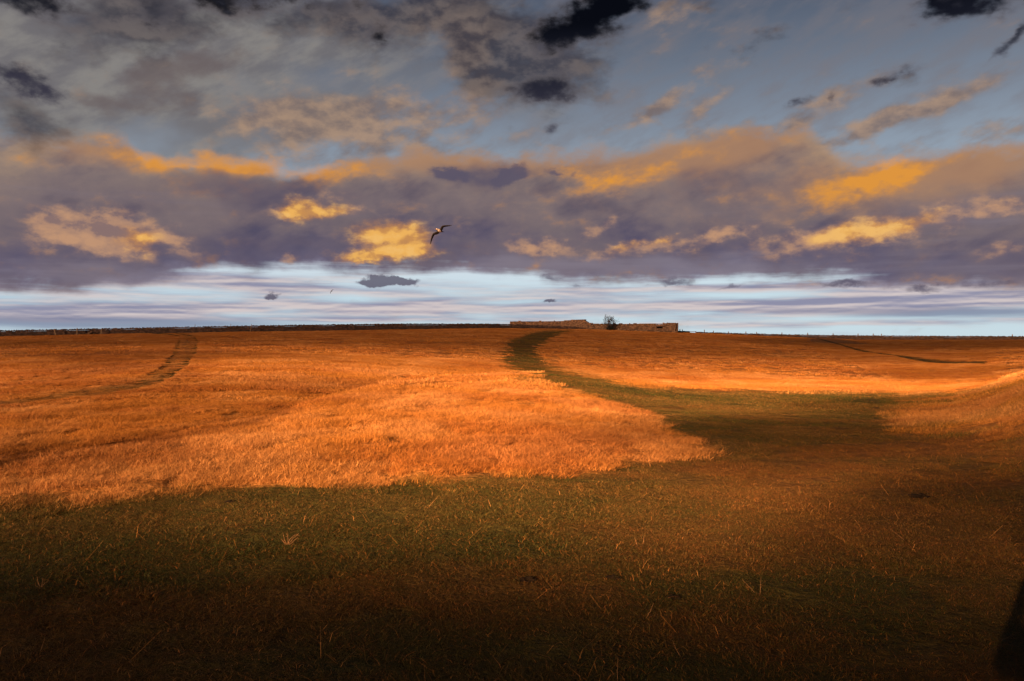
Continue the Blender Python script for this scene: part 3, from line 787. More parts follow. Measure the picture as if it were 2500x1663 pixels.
def build_wall(root, line, mat, thick=.55, course=.17, slen=(.22, .5), cope=.0, hole=None, ragged=.03, face_both=False):
    """core slab + coursed rubble on the near face + coping, parts of root"""
    boxes, copes, coreV, coreF = [], [], [], []
    for (p0, t0), (p1, t1) in zip(line[:-1], line[1:]):
        L = (p1 - p0).length
        a2 = (p1 - p0) / L
        a = Vector((a2.x, a2.y, 0)); o = Vector((a2.y, -a2.x, 0))
        if o.dot(Vector((-p0.x, -p0.y, 0))) < 0: o = -o
        u = Vector((0, 0, 1))
        # core pieces of about 2 m following ground and top
        nseg = max(1, int(L / 1.6))
        for k in range(nseg):
            sa, sb = k / nseg, (k + 1) / nseg
            for_hole = hole and hole(p0.lerp(p1, (sa + sb) / 2))
            base = len(coreV)
            for s_ in (sa, sb):
                p = p0.lerp(p1, s_)
                zb = float(height(np.array([p.x]), np.array([p.y]))[0]) - .35
                zt = t0 + (t1 - t0) * s_ - cope - .05
                if for_hole: zt = min(zt, for_hole[0])
                for off in (-.42 * thick, .36 * thick):
                    q = Vector((p.x, p.y, 0)) + o * off
                    coreV += [(q.x, q.y, zb), (q.x, q.y, zt)]
            b = base
            coreF += [(b, b + 1, b + 5, b + 4), (b + 2, b + 6, b + 7, b + 3), (b + 1, b + 3, b + 7, b + 5), (b, b + 2, b + 3, b + 1), (b + 4, b + 5, b + 7, b + 6), (b, b + 4, b + 6, b + 2)]
        s = 0.0
        # rubble
        zlo = min(float(height(np.array([q.x]), np.array([q.y]))[0]) for q in (p0, p0.lerp(p1, .5), p1)) - .1
        zhi = max(t0, t1) - cope
        z = zlo; ci = 0
        while z < zhi:
            ch = course * random.uniform(.8, 1.2)
            s = random.uniform(-.2, 0)
            while s < L:
                l = random.uniform(*slen)
                q = p0.lerp(p1, min(max((s + l / 2) / L, 0), 1))
                top = t0 + (t1 - t0) * min(max((s + l / 2) / L, 0), 1) - cope
                gz = float(np.interp(s / L, [0, 1], [zlo, zlo]))
                hh = hole(q) if hole else None
                inhole = hh and hh[0] < z + ch * .5 < hh[1]
                if z + ch * .6 < top + random.uniform(-ragged, ragged) and not inhole:
                    c = Vector((q.x, q.y, z + ch / 2)) + o * (.36 * thick + random.uniform(-.03, .05))
                    boxes.append((c, a, o, u, l * .97, .28, ch * .95))
                    if top - z < ch * 2.1 or face_both:
                        boxes.append((c - o * (.72 * thick), a, o, u, l * .97, .28, ch * .95))
                s += l
            z += ch; ci += 1
        if cope > 0:
            s = 0.0
            while s < L:
                l = random.uniform(.12, .24)
                q = p0.lerp(p1, min((s + l / 2) / L, 1)); top = t0 + (t1 - t0) * min((s + l / 2) / L, 1)
                h = cope * random.uniform(.75, 1.35)
                aa = (a * math.cos(.15) + u * random.uniform(-.2, .2)).normalized()
                copes.append((Vector((q.x, q.y, top - cope + h / 2 - .03)), aa, o, u, l * .95, thick * 1.05, h))
                s += l
    co = link_mesh('wall_core', coreV, coreF, mat, root)
    at = co.data.attributes.new('tone', 'FLOAT', 'POINT'); at.data.foreach_set('value', np.zeros(len(coreV), np.float32))
    stones_mesh('rubble', boxes, mat, root)
    if copes: stones_mesh('coping_stones', copes, mat, root)

def wall_thing(name, label, cat, pts, mat, group=None, **kw):
    line = wall_line(pts)
    root = empty(name, (line[0][0].x, line[0][0].y, 0))
    root.location = (0, 0, 0)
    tag(root, label, cat, group)
    build_wall(root, line, mat, **kw)
    return root

wall_thing('field_wall', 'long dark dry stone wall along the ridge left of the fold', 'stone wall',
           [(-520, 120, 803), (-200, 133, 805), (0, 141, 806), (120, 144.5, 804), (250, 148, 801.5), (380, 151, 799), (500, 154, 796.6), (680, 160, 793.5), (860, 166.5, 791.2), (1000, 172, 790),
            (1190, 181, 790.2), (1250, 185, 791.4), (1330, 189, 794.5), (1400, 191.5, 797.5), (1430, 192.5, 800)],
           field_stone, cope=.26, course=.16)
wall_thing('field_wall', 'low dark dry stone wall running along the ridge right of the fold', 'stone wall',
           [(1699, 197.5, 810.2), (1760, 199, 812), (1800, 199.5, 813.4), (1900, 199, 815.8), (2000, 197, 817.6), (2100, 195, 818.6), (2300, 189, 820.0), (2500, 184, 820.8), (2750, 177, 822), (3100, 168, 822)],
           field_stone, cope=.24, course=.16)
wall_thing('field_wall', 'short stub of dark stone wall between the fold and the gap', 'stone wall',
           [(1651, 191, 808.0), (1682, 196.3, 808.6)], field_stone, cope=.2, course=.16)

# the roofless stone fold: one ruin with its runs of wall as parts
fold = empty('sheepfold')
tag(fold, 'ruined roofless stone fold standing on the ridge, brown rubble walls', 'stone fold')
def fold_run(pts, **kw):
    part = empty('fold_wall'); part.parent = fold
    build_wall(part, wall_line(pts), fold_stone, **kw)
    return part
fold_run([(1252, 199.5, 784.3), (1320, 199, 784.2), (1372, 198.4, 783.6), (1398, 197.8, 780.5)], course=.2, ragged=.08, thick=.7)
fold_run([(1399, 197.4, 780.3), (1428, 194.6, 780.6), (1433, 194.3, 785), (1441, 194, 789.6), (1449, 193.8, 796)], course=.2, ragged=.08, thick=.7)
def niche(q):
    px = 1250 + F * q.x / q.y
    if 1602 < px < 1619: return (height_of(801.6, 190.5), height_of(796.6, 190.5))
    return None
fold_run([(1434, 194.6, 789.6), (1490, 193.2, 790.8), (1560, 191.8, 790.2), (1601, 190.9, 789.3)], course=.2, ragged=.07, thick=.7)
fold_run([(1601, 190.9, 789.3), (1620, 190.5, 788.9)], course=.2, ragged=.05, thick=.7, hole=niche)
fold_run([(1620, 190.5, 788.9), (1632, 190.2, 788.2), (1649, 189.8, 788.4)], course=.2, ragged=.05, thick=.7)
fold_run([(1650.5, 190.0, 788.6), (1652, 199.0, 789.5)], course=.2, thick=.7, face_both=True)
fold_run([(1250.5, 199.6, 784.6), (1248.5, 208.0, 786)], course=.2, thick=.7, face_both=True)
fold_run([(1590, 193.6, 793), (1650, 192.6, 793)], course=.2, thick=.5)            # inner wall seen through the opening
c0, c1 = wall_line([(1599, 190.35, 796.4), (1623, 189.85, 795.6)])
lin_a = (c1[0] - c0[0]).normalized()
stones_mesh('lintel', [(Vector(((c0[0].x + c1[0].x) / 2, (c0[0].y + c1[0].y) / 2, height_of(796.2, 190.1))), Vector((lin_a.x, lin_a.y, .03)).normalized(), Vector((lin_a.y, -lin_a.x, 0)), Vector((0, 0, 1)),
                        (c1[0] - c0[0]).length, .45, .22)], field_stone, fold, kind=None)

# heap of tumbled stone leaning on the left wall, rubble by the fold
def stone_heap(name, label, px, d, w, h, count, mat):
    x = (px - 1250) / F * d
    root = empty(name, (x, d, float(height(np.array([x]), np.array([d]))[0])))
    tag(root, label, 'rubble heap')
    bx = []
    for i in range(count):
        t = random.random()
        p = Vector((random.gauss(0, w * .3), random.gauss(0, .35), 0))
        p.z = max(0, h * (1 - abs(p.x) / (w * .7))) * random.random()
        a = Vector((random.gauss(0, 1), random.gauss(0, 1), random.gauss(0, .4))).normalized()
        o = a.cross(Vector((0, 0, 1))).normalized(); u = o.cross(a).normalized()
        bx.append((p, a, o, u, random.uniform(.25, .5), random.uniform(.2, .35), random.uniform(.12, .22)))
    stones_mesh('rubble', bx, mat, root)
stone_heap('stone_heap', 'pale heap of tumbled stones against the long left wall', 222, 146.6, 1.5, .5, 40, fold_stone)
stone_heap('stone_heap', 'spill of tumbled stones at the foot of the fold corner', 1446, 192.8, 2.4, .5, 60, fold_stone)
stone_heap('stone_heap', 'small reddish heap of stones below the fold right of the thorn tree', 1532, 190.6, 2.0, .45, 36, fold_stone)

# ----------------------------------------------------------------------------------------------
# posts and rails
# ----------------------------------------------------------------------------------------------
wood, n, b = material('weathered_wood', .9, .1)
geo = n.new('ShaderNodeNewGeometry')
b_c = n.ramp(n.noise(n.mapping(geo.outputs['Position'], scale=(9, 9, 1.2)), 2.0, 4, .6), [(.3, rgb((.07, .045, .03))), (.7, rgb((.19, .14, .10)))])
wood.node_tree.links.new(b_c, b.inputs['Base Color'])
def tube(V, Fc, pts, rads, sides=6, cap=True):
    """append a tapered tube through pts"""
    pts = [Vector(p) for p in pts]
    k0 = len(V)
    prev = None
    for i, p in enumerate(pts):
        t = (pts[min(i + 1, len(pts) - 1)] - pts[max(i - 1, 0)]).normalized()
        ref = Vector((0, 0, 1)) if abs(t.z) < .9 else Vector((1, 0, 0))
        s = t.cross(ref).normalized() if prev is None else (prev - t * prev.dot(t)).normalized()
        prev = s
        w = t.cross(s)
        for j in range(sides):
            a = 2 * math.pi * j / sides
            V.append((p + (s * math.cos(a) + w * math.sin(a)) * rads[i])[:])
    for i in range(len(pts) - 1):
        for j in range(sides):
            a, b_ = k0 + i * sides + j, k0 + i * sides + (j + 1) % sides
            Fc.append((a, b_, b_ + sides, a + sides))
    if cap:
        Fc.append(tuple(k0 + j for j in range(sides))[::-1])
        Fc.append(tuple(k0 + (len(pts) - 1) * sides + j for j in range(sides)))

def post(label, px, d, top_row, group, lean=0.0, rad=.07, base_row=None):
    x = (px - 1250) / F * d
    z0 = float(height(np.array([x]), np.array([d]))[0]) - .1
    zt = height_of(top_row, d)
    V, Fc = [], []
    tube(V, Fc, [(0, 0, 0), (lean * .5, 0, (zt - z0) * .5), (lean, 0, zt - z0 - .04), (lean, 0, zt - z0)], [rad, rad * .95, rad * .9, rad * .55], 6)
    o = link_mesh('fence_post', V, Fc, wood)
    o.location = (x, d, z0)
    return tag(o, label, 'fence post', group)
g1 = 'posts standing against the left field wall'
post('grey post leaning to the left against the left field wall', 136, 143.6, 803, g1, -.28, .10)
post('upright grey post just left of the stone heap', 188, 145.2, 801, g1, .0, .10)
post('upright grey post just right of the stone heap', 247, 146.8, 802.2, g1, .02, .10)
post('thin dark post rising above the left wall near the wheel tracks', 476, 154.6, 792.0, g1, .0, .05)
post('thin dark post above the left wall, right of the wheel tracks', 563, 157.5, 791.0, g1, .04, .05)
post('pale thin post leaning on the left wall well right of the tracks', 611, 156.2, 791.6, g1, .22, .06)
post('short dark post at the foot of the fold right of the thorn tree', 1510, 190.9, 801, None, .0, .14)
ordn = ['first', 'second', 'third', 'fourth', 'fifth', 'sixth', 'seventh', 'eighth', 'ninth', 'tenth', 'eleventh', 'twelfth', 'thirteenth', 'fourteenth']
g2 = 'fence posts behind the right field wall'
right_posts = [(1660, 805.5), (1666, 806), (1720, 806.5), (1742, 809), (1779, 810.8), (1821, 811), (1847, 812), (1909, 813.2), (1972, 814.2), (2034, 815.5), (2095, 816), (2132, 816), (2152, 816.6), (2472, 818)]
for i, (px, row) in enumerate(right_posts):
    d = float(np.interp(px, [1650, 1720, 1800, 1900, 2100, 2500], [193.6, 199.3, 200.6, 200.2, 196.4, 185.4]))
    where = 'last fence post at the far right end of the wall' if i == 13 else ordn[i] + ' weathered fence post along the right wall, counted from the fold'
    post(where, px, d, row - 1.5, g2, random.uniform(-.06, .06), .11)
# rail across the gap
gx0, gx1 = (1682 - 1250) / F * 196.6, (1699 - 1250) / F * 197.6
gap = empty('gap_rail', ((gx0 + gx1) / 2, 197.1, 0)); gap.location.z = float(height(np.array([gap.location.x]), np.array([197.1]))[0])
tag(gap, 'weathered timber rail across the gap between the wall stub and right wall', 'rail')
V, Fc = [], []
zt = height_of(809.6, 197) - gap.location.z
tube(V, Fc, [(gx0 - gap.location.x, -.5, zt), (gx1 - gap.location.x, .5, zt - .02)], [.07, .07], 6)
link_mesh('rail', V, Fc, wood, gap)
for xx, yy in ((gx0, -.5), (gx1, .5)):
    V, Fc = [], []
    tube(V, Fc, [(xx - gap.location.x, yy, -.2), (xx - gap.location.x, yy, zt + .12)], [.08, .07], 6)
    link_mesh('post', V, Fc, wood, gap)

# ----------------------------------------------------------------------------------------------
# thorn tree in front of the fold
# ----------------------------------------------------------------------------------------------
bark, n, b = material('thorn_bark', .9, .1)
b.inputs['Base Color'].default_value = rgb((.045, .038, .045))
td = 191.0
tx = (1488 - 1250) / F * td
tz = float(height(np.array([tx]), np.array([td]))[0])
tree = empty('thorn_tree', (tx, td, tz))
tag(tree, 'small bare thorn tree with a rounded crown in front of the fold', 'tree')
tr = random.Random(21)
TV, TF, CV, CF = [], [], [], []
def grow(p, d, length, rad, depth):
    steps = 3
    pts, rads = [p], [rad]
    q = p.copy()
    for i in range(steps):
        d = (d + Vector((tr.gauss(0, .22), tr.gauss(0, .22), tr.gauss(.04, .15)))).normalized()
        q = q + d * (length / steps)
        pts.append(q.copy()); rads.append(rad * (1 - .5 * (i + 1) / steps))
    if depth >= 2: tube(TV, TF, pts, rads, 5, False)
    else: tube(CV, CF, pts, rads, 3, False)
    if depth == 0: return
    for k in range(3 if depth > 1 else 5):
        i = tr.randint(1, steps)
        nd = (d + Vector((tr.gauss(0, .75), tr.gauss(0, .75), tr.gauss(.1, .5)))).normalized()
        grow(pts[i].copy(), nd, length * tr.uniform(.6, .85), max(rads[i] * .62, .015), depth - 1)
top = height_of(770, td) - tz
for k in range(9):
    a = tr.uniform(0, 6.28)
    grow(Vector((tr.gauss(0, .25), tr.gauss(0, .2), 0)), Vector((math.cos(a) * .5, math.sin(a) * .5, 1)).normalized(), top * .36, .055, 4)
trunk = link_mesh('trunk', TV, TF, bark, tree)
crown = link_mesh('crown', CV, CF, bark, tree)
# wind-clipped dome
allc = np.array([v.co[:] for o_ in (trunk, crown) for v in o_.data.vertices])
zmax = np.percentile(allc[:, 2], 99.5); xs_ = np.percentile(np.abs(allc[:, 0]), 98); ys_ = np.percentile(np.abs(allc[:, 1]), 98)
for o_ in (trunk, crown):
    co = np.array([v.co[:] for v in o_.data.vertices])
    co *= np.array([1.72 / xs_, 1.5 / ys_, top / zmax])
    co[:, 0] *= .55 + .45 * smooth01(co[:, 2], 0, top * .5)
    co[:, 2] = np.maximum(co[:, 2], 0)
    o_.data.vertices.foreach_set('co', co.astype(np.float32).ravel())
# dark thicket round the foot of the stems
ivy, n, b = material('ivy_leaves', .6, .3)
b.inputs['Base Color'].default_value = rgb((.010, .013, .010))
IV, IF = [], []
for k in range(1500):
    p = Vector((tr.gauss(.05, .36), tr.gauss(0, .3), min(1.0, abs(tr.gauss(.4, .28)))))
    a = Vector((tr.gauss(0, 1), tr.gauss(0, 1), tr.gauss(0, 1))).normalized(); c_ = a.orthogonal().normalized()
    s_ = tr.uniform(.05, .11); i = len(IV)
    IV += [(p - a * s_)[:], (p + c_ * s_ * .7)[:], (p + a * s_)[:], (p - c_ * s_ * .7)[:]]
    IF.append((i, i + 1, i + 2, i + 3))
th = link_mesh('ivy', IV, IF, ivy, tree)
th['kind'] = 'stuff'

# ----------------------------------------------------------------------------------------------
# gulls: one continuous body with both wings, a bill as a part
# ----------------------------------------------------------------------------------------------
gull_mat, n, b = material('plumage', .8, .15)
pl = attr(n, 'dark')
gull_mat.node_tree.links.new(n.mix(pl, rgb((.36, .30, .25)), rgb((.022, .020, .022))), b.inputs['Base Color'])
bill_mat, n, b = material('bill', .4, .4)
b.inputs['Base Color'].default_value = rgb((.35, .16, .03))

def loft(V, Fc, rings):
    k = len(V); m = len(rings[0])
    for r_ in rings: V += [tuple(p) for p in r_]
    for i in range(len(rings) - 1):
        for j in range(m):
            a, b_ = k + i * m + j, k + i * m + (j + 1) % m
            Fc.append((a, b_, b_ + m, a + m))
    Fc.append(tuple(range(k + m - 1, k - 1, -1))); Fc.append(tuple(range(k + (len(rings) - 1) * m, k + len(rings) * m)))

def gull_mesh():
    V, Fc = [], []
    # body: bill end towards the viewer and left, tail away and right
    axis = [(-.115, -.150, .034), (-.095, -.125, .036), (-.070, -.095, .030), (-.035, -.045, .014), (.01, .015, 0), (.05, .065, -.008), (.085, .115, -.014), (.12, .16, -.018), (.155, .205, -.020)]
    ra = [.008, .032, .034, .052, .058, .046, .028, .030, .034]
    rb_ = [.008, .032, .034, .054, .060, .046, .024, .010, .004]
    rings = []
    dirb = Vector((.58, .80, -.10)).normalized(); side = dirb.cross(Vector((0, 0, 1))).normalized(); upv = side.cross(dirb)
    for p, a, c in zip(axis, ra, rb_):
        rings.append([Vector(p) + side * a * math.cos(t) + upv * c * math.sin(t) for t in np.linspace(0, 2 * math.pi, 12, endpoint=False)])
    loft(V, Fc, rings)
    def wing(pts, chords):
        rs = []
        cd = Vector((.50, .80, -.32)).normalized()
        for i, (p, c) in enumerate(zip(pts, chords)):
            p = Vector(p)
            t = (Vector(pts[min(i + 1, len(pts) - 1)]) - Vector(pts[max(i - 1, 0)])).normalized()
            nrm = t.cross(cd).normalized(); cdir = nrm.cross(t).normalized()
            if cdir.dot(cd) < 0: cdir = -cdir
            rs.append([p + cdir * (c * (.38 - .5 * math.cos(a))) + nrm * (max(.075 * c, .0055) * math.sin(a)) for a in np.linspace(0, 2 * math.pi, 10, endpoint=False)])
        loft(V, Fc, rs)
    wing([(-.005, -.03, .0), (-.07, -.06, -.035), (-.15, -.09, -.075), (-.225, -.09, -.115), (-.27, -.06, -.20), (-.305, -.02, -.31), (-.33, .03, -.42), (-.345, .06, -.50)], [.14, .15, .145, .13, .115, .09, .055, .016])
    wing([(.0, -.03, .01), (.04, -.05, .07), (.075, -.07, .13), (.12, -.075, .172), (.20, -.05, .190), (.29, -.01, .200), (.38, .04, .208), (.46, .08, .222)], [.14, .15, .145, .13, .11, .085, .055, .016])
    me = bpy.data.meshes.new('gull_form'); me.from_pydata(V, [], Fc)
    o = bpy.data.objects.new('gull_form', me); COL.objects.link(o)
    rm = o.modifiers.new('r', 'REMESH'); rm.mode = 'VOXEL'; rm.voxel_size = .0055
    sm = o.modifiers.new('s', 'SMOOTH'); sm.iterations = 2; sm.factor = .4
    dg = bpy.context.evaluated_depsgraph_get()
    res = bpy.data.meshes.new_from_object(o.evaluated_get(dg))
    bpy.data.objects.remove(o)
    res.name = 'gull'
    co = np.empty(len(res.vertices) * 3, np.float32); res.vertices.foreach_get('co', co); co = co.reshape(-1, 3)
    r_ = np.abs(co[:, 0] * .8 + co[:, 2] * .75)
    dark = smooth01(r_, .030, .062)
    # pale leading edge of the far wing
    at = res.attributes.new('dark', 'FLOAT', 'POINT'); at.data.foreach_set('value', dark.astype(np.float32))
    res.polygons.foreach_set('use_smooth', [True] * len(res.polygons))
    res.materials.clear(); res.materials.append(gull_mat)
    return res

gm_ = gull_mesh()
def gull(px, row, d, label, turn=0.0):
    o = bpy.data.objects.new('gull', gm_); COL.objects.link(o)
    o.location = ((px - 1250) / F * d, d, height_of(row, d))
    o.rotation_euler = (0, turn, 0)
    tag(o, label, 'bird', 'gulls flying over the field')
    V, Fc = [], []
    tube(V, Fc, [(-.112, -.147, .033), (-.130, -.172, .030), (-.142, -.188, .020)], [.011, .008, .002], 6)
    link_mesh('bill', V, Fc, bill_mat, o, True)
    return o
gull(1072.5, 563.5, 29.0, 'gull gliding with bent wings in front of the bright gold cloud')
gull(809.5, 710.5, 150.0, 'tiny distant gull low over the left part of the horizon', R(-14))

# ----------------------------------------------------------------------------------------------
# small things in the foreground: earth clods, tufts, straws
# ----------------------------------------------------------------------------------------------
earth, n, b = material('dark_earth', .95, .05)
geo = n.new('ShaderNodeNewGeometry')
earth.node_tree.links.new(n.ramp(n.noise(geo.outputs['Position'], 30, 4, .6), [(.3, rgb((.006, .005, .004))), (.7, rgb((.022, .014, .009)))]), b.inputs['Base Color'])
def molehill(px, row, w, label):
    x, y, z = on_ground(px, row)
    bm = bmesh.new()
    bmesh.ops.create_icosphere(bm, subdivisions=3, radius=1.0)
    sd_ = random.random() * 50
    for v in bm.verts:
        k = .85 + .45 * (mnoise.noise(v.co * 2.5 + Vector((sd_, 0, 0)))) + .45 * mnoise.noise(v.co * 8 + Vector((0, sd_, 0)))
        v.co = Vector((v.co.x * w * k, v.co.y * w * .8 * k, v.co.z * w * .36 * k))
    me = bpy.data.meshes.new('molehill'); bm.to_mesh(me); bm.free()
    me.materials.append(earth)
    o = bpy.data.objects.new('molehill', me); COL.objects.link(o)
    o.location = (x, y, z)
    tag(o, label, 'molehill', 'small dark molehills in the grass')
molehill(560, 1226, .055, 'small black molehill below the lit edge, left of centre')
molehill(266, 1246, .055, 'small flat black molehill near the left end of the shade edge')
molehill(1288, 1418, .075, 'flat dark molehill in the middle of the near turf')
molehill(2243, 1214, .11, 'wide dark molehill in the brown turf on the right')
molehill(1645, 1460, .06, 'small dark molehill in brown turf right of the forked straw')
molehill(1500, 1412, .06, 'low dark molehill between the flat molehill and the forked straw')

straw_mat, n, b = material('dry_straw', .7, .2)
b.inputs['Base Color'].default_value = rgb((.26, .13, .055))
def straw(label, polylines, row0, name='dry_straw', rad=.0013, group='single dry straws in the near turf'):
    """straws drawn as runs of (column, row) starting at the ground, standing a little aslant in depth"""
    px0, r0 = polylines[0][0]
    x, y, z = on_ground(px0, row0)
    V, Fc = [], []
    for pl_ in polylines:
        pts = []
        for i, (px, row) in enumerate(pl_):
            d = y + .012 * i
            pts.append(((px - 1250) / F * d - x, d - y, height_of(row, d) - z))
        sm_ = []
        for i in range(len(pts) - 1):
            for t in (0, .5): sm_.append(tuple(pts[i][k] * (1 - t) + pts[i + 1][k] * t for k in range(3)))
        sm_.append(pts[-1])
        tube(V, Fc, sm_, [rad * (1 - .75 * i / len(sm_)) for i in range(len(sm_))], 5)
    o = link_mesh(name, V, Fc, straw_mat)
    o.location = (x, y, z)
    return tag(o, label, 'grass', group)
straw('forked pale straw, one arm lying left and one upright', [[(1856, 1452), (1842, 1446), (1822, 1425), (1812, 1415)], [(1856, 1452), (1857, 1430), (1858, 1408)]], 1453)
straw('long straw lying aslant in brown turf toward the right side', [[(2212, 1322), (2192, 1306), (2172, 1290)]], 1323)
straw('upright straw at the bottom edge, right of centre', [[(1508, 1668), (1507, 1640), (1509, 1606)]], 1669)
straw('bent straw standing at the lower left near the corner', [[(98, 1592), (104, 1574), (110, 1556)]], 1593)
straw('short upright straw in the olive turf, left one of a close pair', [[(1556, 1332), (1552, 1320), (1550, 1312)]], 1333)
straw('short upright straw in the olive turf, right one of a close pair', [[(1570, 1330), (1572, 1318), (1572, 1308)]], 1331)
straw('straw leaning left below the olive turf, near the bottom', [[(1662, 1604), (1650, 1584), (1642, 1564)]], 1605)
straw('slanting straw between the flat molehill and the bottom edge', [[(1577, 1510), (1588, 1492), (1596, 1472)]], 1511)
straw('spread tuft of pale bent blades left of centre in the turf', [[(700, 1330), (694, 1318), (690, 1300)], [(702, 1330), (708, 1316), (720, 1306), (732, 1308)], [(698, 1330), (686, 1316)], [(704, 1330), (716, 1314), (730, 1302)], [(703, 1331), (703, 1316), (700, 1302)], [(706, 1331), (720, 1318), (728, 1312)]], 1332, 'grass_tuft', .0016, None)
straw('star shaped tuft of dry blades at the far left of the turf', [[(98, 1436), (92, 1420), (90, 1408)], [(100, 1436), (108, 1424), (116, 1420)], [(98, 1436), (86, 1430)], [(100, 1437), (104, 1418), (104, 1410)], [(97, 1437), (82, 1438)]], 1438, 'grass_tuft', .0015, None)

# ----------------------------------------------------------------------------------------------
# the photographer, whose shadow falls into the lower right corner
# ----------------------------------------------------------------------------------------------
cloth, n, b = material('dark_clothing', .9, .1); b.inputs['Base Color'].default_value = rgb((.02, .022, .03))
flesh, n, b = material('flesh', .6, .3); b.inputs['Base Color'].default_value = rgb((.45, .27, .19))
black, n, b = material('black_plastic', .5, .4); b.inputs['Base Color'].default_value = rgb((.012, .012, .012))
def person():
    gz = float(height(np.array([.02]), np.array([-.34]))[0])
    P, E, RD = [], [], []
    def add(p, r, parent=None):
        P.append(p); RD.append(r)
        if parent is not None: E.append((parent, len(P) - 1))
        return len(P) - 1
    ox, oy = -.01, -.36
    pel = add((ox, oy, .95), .23)
    wa = add((ox, oy, 1.10), .23, pel); ch = add((ox, oy - .02, 1.30), .225, wa); ne = add((ox, oy + .01, 1.46), .075, ch)
    nk = add((ox, oy + .03, 1.53), .06, ne); hd = add((ox, oy + .055, 1.63), .092, nk); ht = add((ox, oy + .05, 1.72), .075, hd)
    for s in (-1, 1):
        sh = add((ox + s * .21, oy + .0, 1.41), .095, ch)
        elb = add((ox + s * .27, oy + .14, 1.24), .075, sh)
        wr = add((ox + s * .10, oy + .27, 1.56), .032, elb)
        pm = add((ox + s * .075, oy + .285, 1.61), .030, wr)
        for k in range(4):
            f1 = add((ox + s * (.080 - .012 * k), oy + .30, 1.635 + .013 * k), .010, pm)
            f2 = add((ox + s * (.062 - .010 * k), oy + .325, 1.645 + .013 * k), .008, f1)
        t1 = add((ox + s * .06, oy + .265, 1.635), .011, pm); add((ox + s * .045, oy + .255, 1.66), .009, t1)
        hip = add((ox + s * .12, oy, .80), .14, pel)
        kn = add((ox + s * .13, oy + .02, .48), .085, hip)
        an = add((ox + s * .13, oy - .01, .09), .045, kn)
        add((ox + s * .145, oy + .15, .045), .042, an)
    me = bpy.data.meshes.new('person'); me.from_pydata([(p[0], p[1], p[2] + gz) for p in P], E, [])
    o = bpy.data.objects.new('person_frame', me); COL.objects.link(o)
    sk = o.modifiers.new('skin', 'SKIN')
    for i, r_ in enumerate(RD):
        me.skin_vertices[0].data[i].radius = (r_, r_ * .82 if P[i][2] > .9 and P[i][2] < 1.35 else r_)
    me.skin_vertices[0].data[0].use_root = True
    ss_ = o.modifiers.new('sub', 'SUBSURF'); ss_.levels = 2; ss_.render_levels = 2
    dg = bpy.context.evaluated_depsgraph_get()
    res = bpy.data.meshes.new_from_object(o.evaluated_get(dg))
    bpy.data.objects.remove(o)
    res.materials.clear(); res.materials.append(cloth); res.materials.append(flesh)
    for p in res.polygons:
        c = p.center
        p.use_smooth = True
        if c.z - gz > 1.5 and (abs(c.x - ox) < .13): p.material_index = 1
    body = bpy.data.objects.new('person', res); COL.objects.link(body)
    tag(body, 'person in dark clothes behind the viewpoint whose shadow fills the lower right corner', 'person')
    # hair and nose
    bm = bmesh.new(); bmesh.ops.create_uvsphere(bm, u_segments=20, v_segments=12, radius=1)
    for v in bm.verts: v.co = Vector((ox + v.co.x * .100, oy + .035 + v.co.y * .098, 1.695 + gz + v.co.z * .085))
    hm = bpy.data.meshes.new('hair'); bm.to_mesh(hm); bm.free(); hm.materials.append(cloth)
    h = bpy.data.objects.new('hair', hm); COL.objects.link(h); h.parent = body
    return body
person()

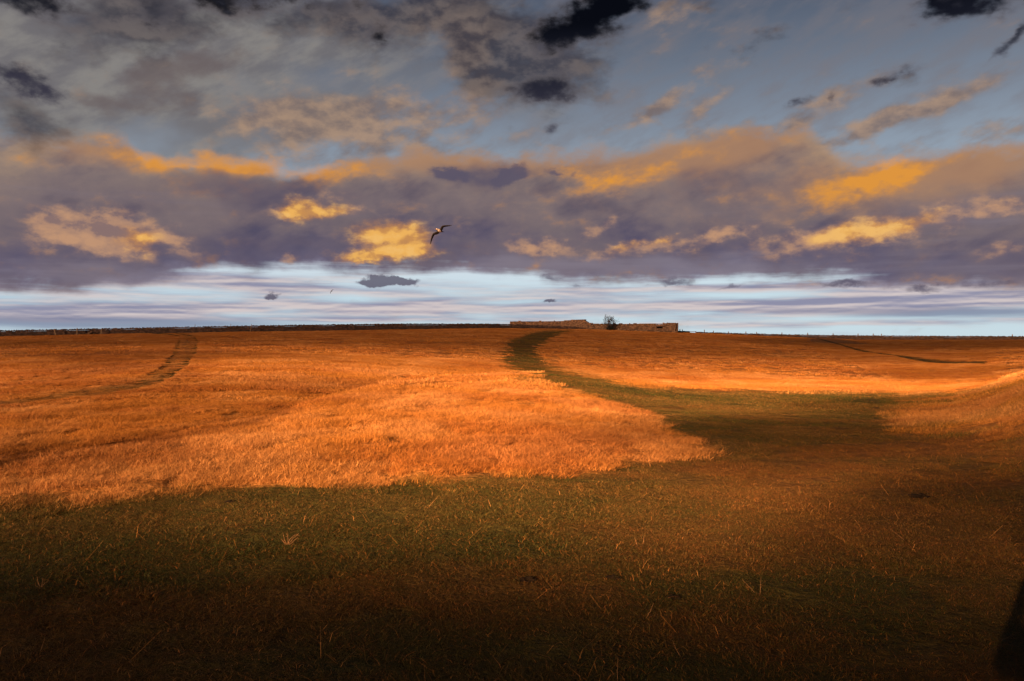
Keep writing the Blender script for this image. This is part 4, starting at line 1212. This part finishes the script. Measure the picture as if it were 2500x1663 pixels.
# ----------------------------------------------------------------------------------------------
# unseen cloud lenses added up-sun, placed to darken chosen patches of grass
# ----------------------------------------------------------------------------------------------
def added_shade_cloud(label, gx, gy, rx, ry, tilt, thick, density, dist, seed):
    """added lumpy lens of volume, dist metres up-sun of the patch it darkens"""
    m = bpy.data.materials.new('shade_cloud_volume'); m.use_nodes = True
    t = m.node_tree; t.nodes.clear()
    pv = t.nodes.new('ShaderNodeVolumePrincipled'); pv.inputs['Density'].default_value = density; pv.inputs['Color'].default_value = (.8, .8, .82, 1)
    ou = t.nodes.new('ShaderNodeOutputMaterial'); t.links.new(pv.outputs[0], ou.inputs['Volume'])
    bm = bmesh.new(); bmesh.ops.create_icosphere(bm, subdivisions=4, radius=1)
    ct, st = math.cos(R(tilt)), math.sin(R(tilt))
    for v in bm.verts:
        k = 1 + .22 * mnoise.noise(v.co * 1.6 + Vector((seed, 0, 0))) + .10 * mnoise.noise(v.co * 4 + Vector((0, seed, 0)))
        x, y = v.co.x * rx * k, v.co.y * ry * k
        v.co = Vector((x * ct - y * st, x * st + y * ct, v.co.z * thick * .5 * k))
    me = bpy.data.meshes.new('added_shade_cloud'); bm.to_mesh(me); bm.free(); me.materials.append(m)
    o = bpy.data.objects.new('added_shade_cloud', me); COL.objects.link(o)
    o.location = Vector((gx, gy, 0)) + sd * dist
    tag(o, label, 'cloud', kind='structure')
    return o
added_shade_cloud('unseen dense cloud lens added to shade the nearest turf', -4.0, -2.0, 16.0, 8.8, -12, 1.3, .78, 105, 3.0)
added_shade_cloud('unseen cloud lens added to shade the hollow of the grazed path', 5.0, 14.6, 3.9, 4.6, -8, 1.0, .32, 130, 8.0)
added_shade_cloud('unseen cloud lens added to shade the turf to the right', 7.0, 4.0, 4.8, 7.2, 4, 1.0, .60, 110, 12.0)
added_shade_cloud('unseen cloud lens added to shade the near left of the shelf', -9.0, 8.8, 8.0, 5.4, 0, 1.2, .18, 150, 41.0)
added_shade_cloud('unseen cloud lens added to shade the bank on the right', 12.5, 19.0, 6.0, 9.0, 0, 1.4, .20, 220, 14.0)
added_shade_cloud('unseen cloud lens added to shade the left of the field', -15.0, 20.0, 13.5, 19.0, -16, 2.4, .075, 300, 31.0)
added_shade_cloud('unseen cloud lens added to shade the foot of the left slope', -30.0, 52.0, 26.0, 16.0, -12, 2.0, .10, 340, 37.0)
added_shade_cloud('unseen broad thin cloud lens added to dim the far slope', 20.0, 150.0, 170.0, 96.0, 0, 6.0, .074, 480, 23.0)
added_shade_cloud('unseen cloud lens added to shade the far slope on the left', -58, 82, 26, 24, -25, 3.0, .05, 420, 17.0)
added_shade_cloud('unseen cloud lens added to shade the far slope on the right', 88, 150, 48, 45, 10, 4.0, .06, 480, 19.0)
added_shade_cloud('unseen cloud lens added to shade the foot of the slope far right', 37.0, 53.0, 14.0, 14.0, 0, 1.6, .10, 300, 47.0)
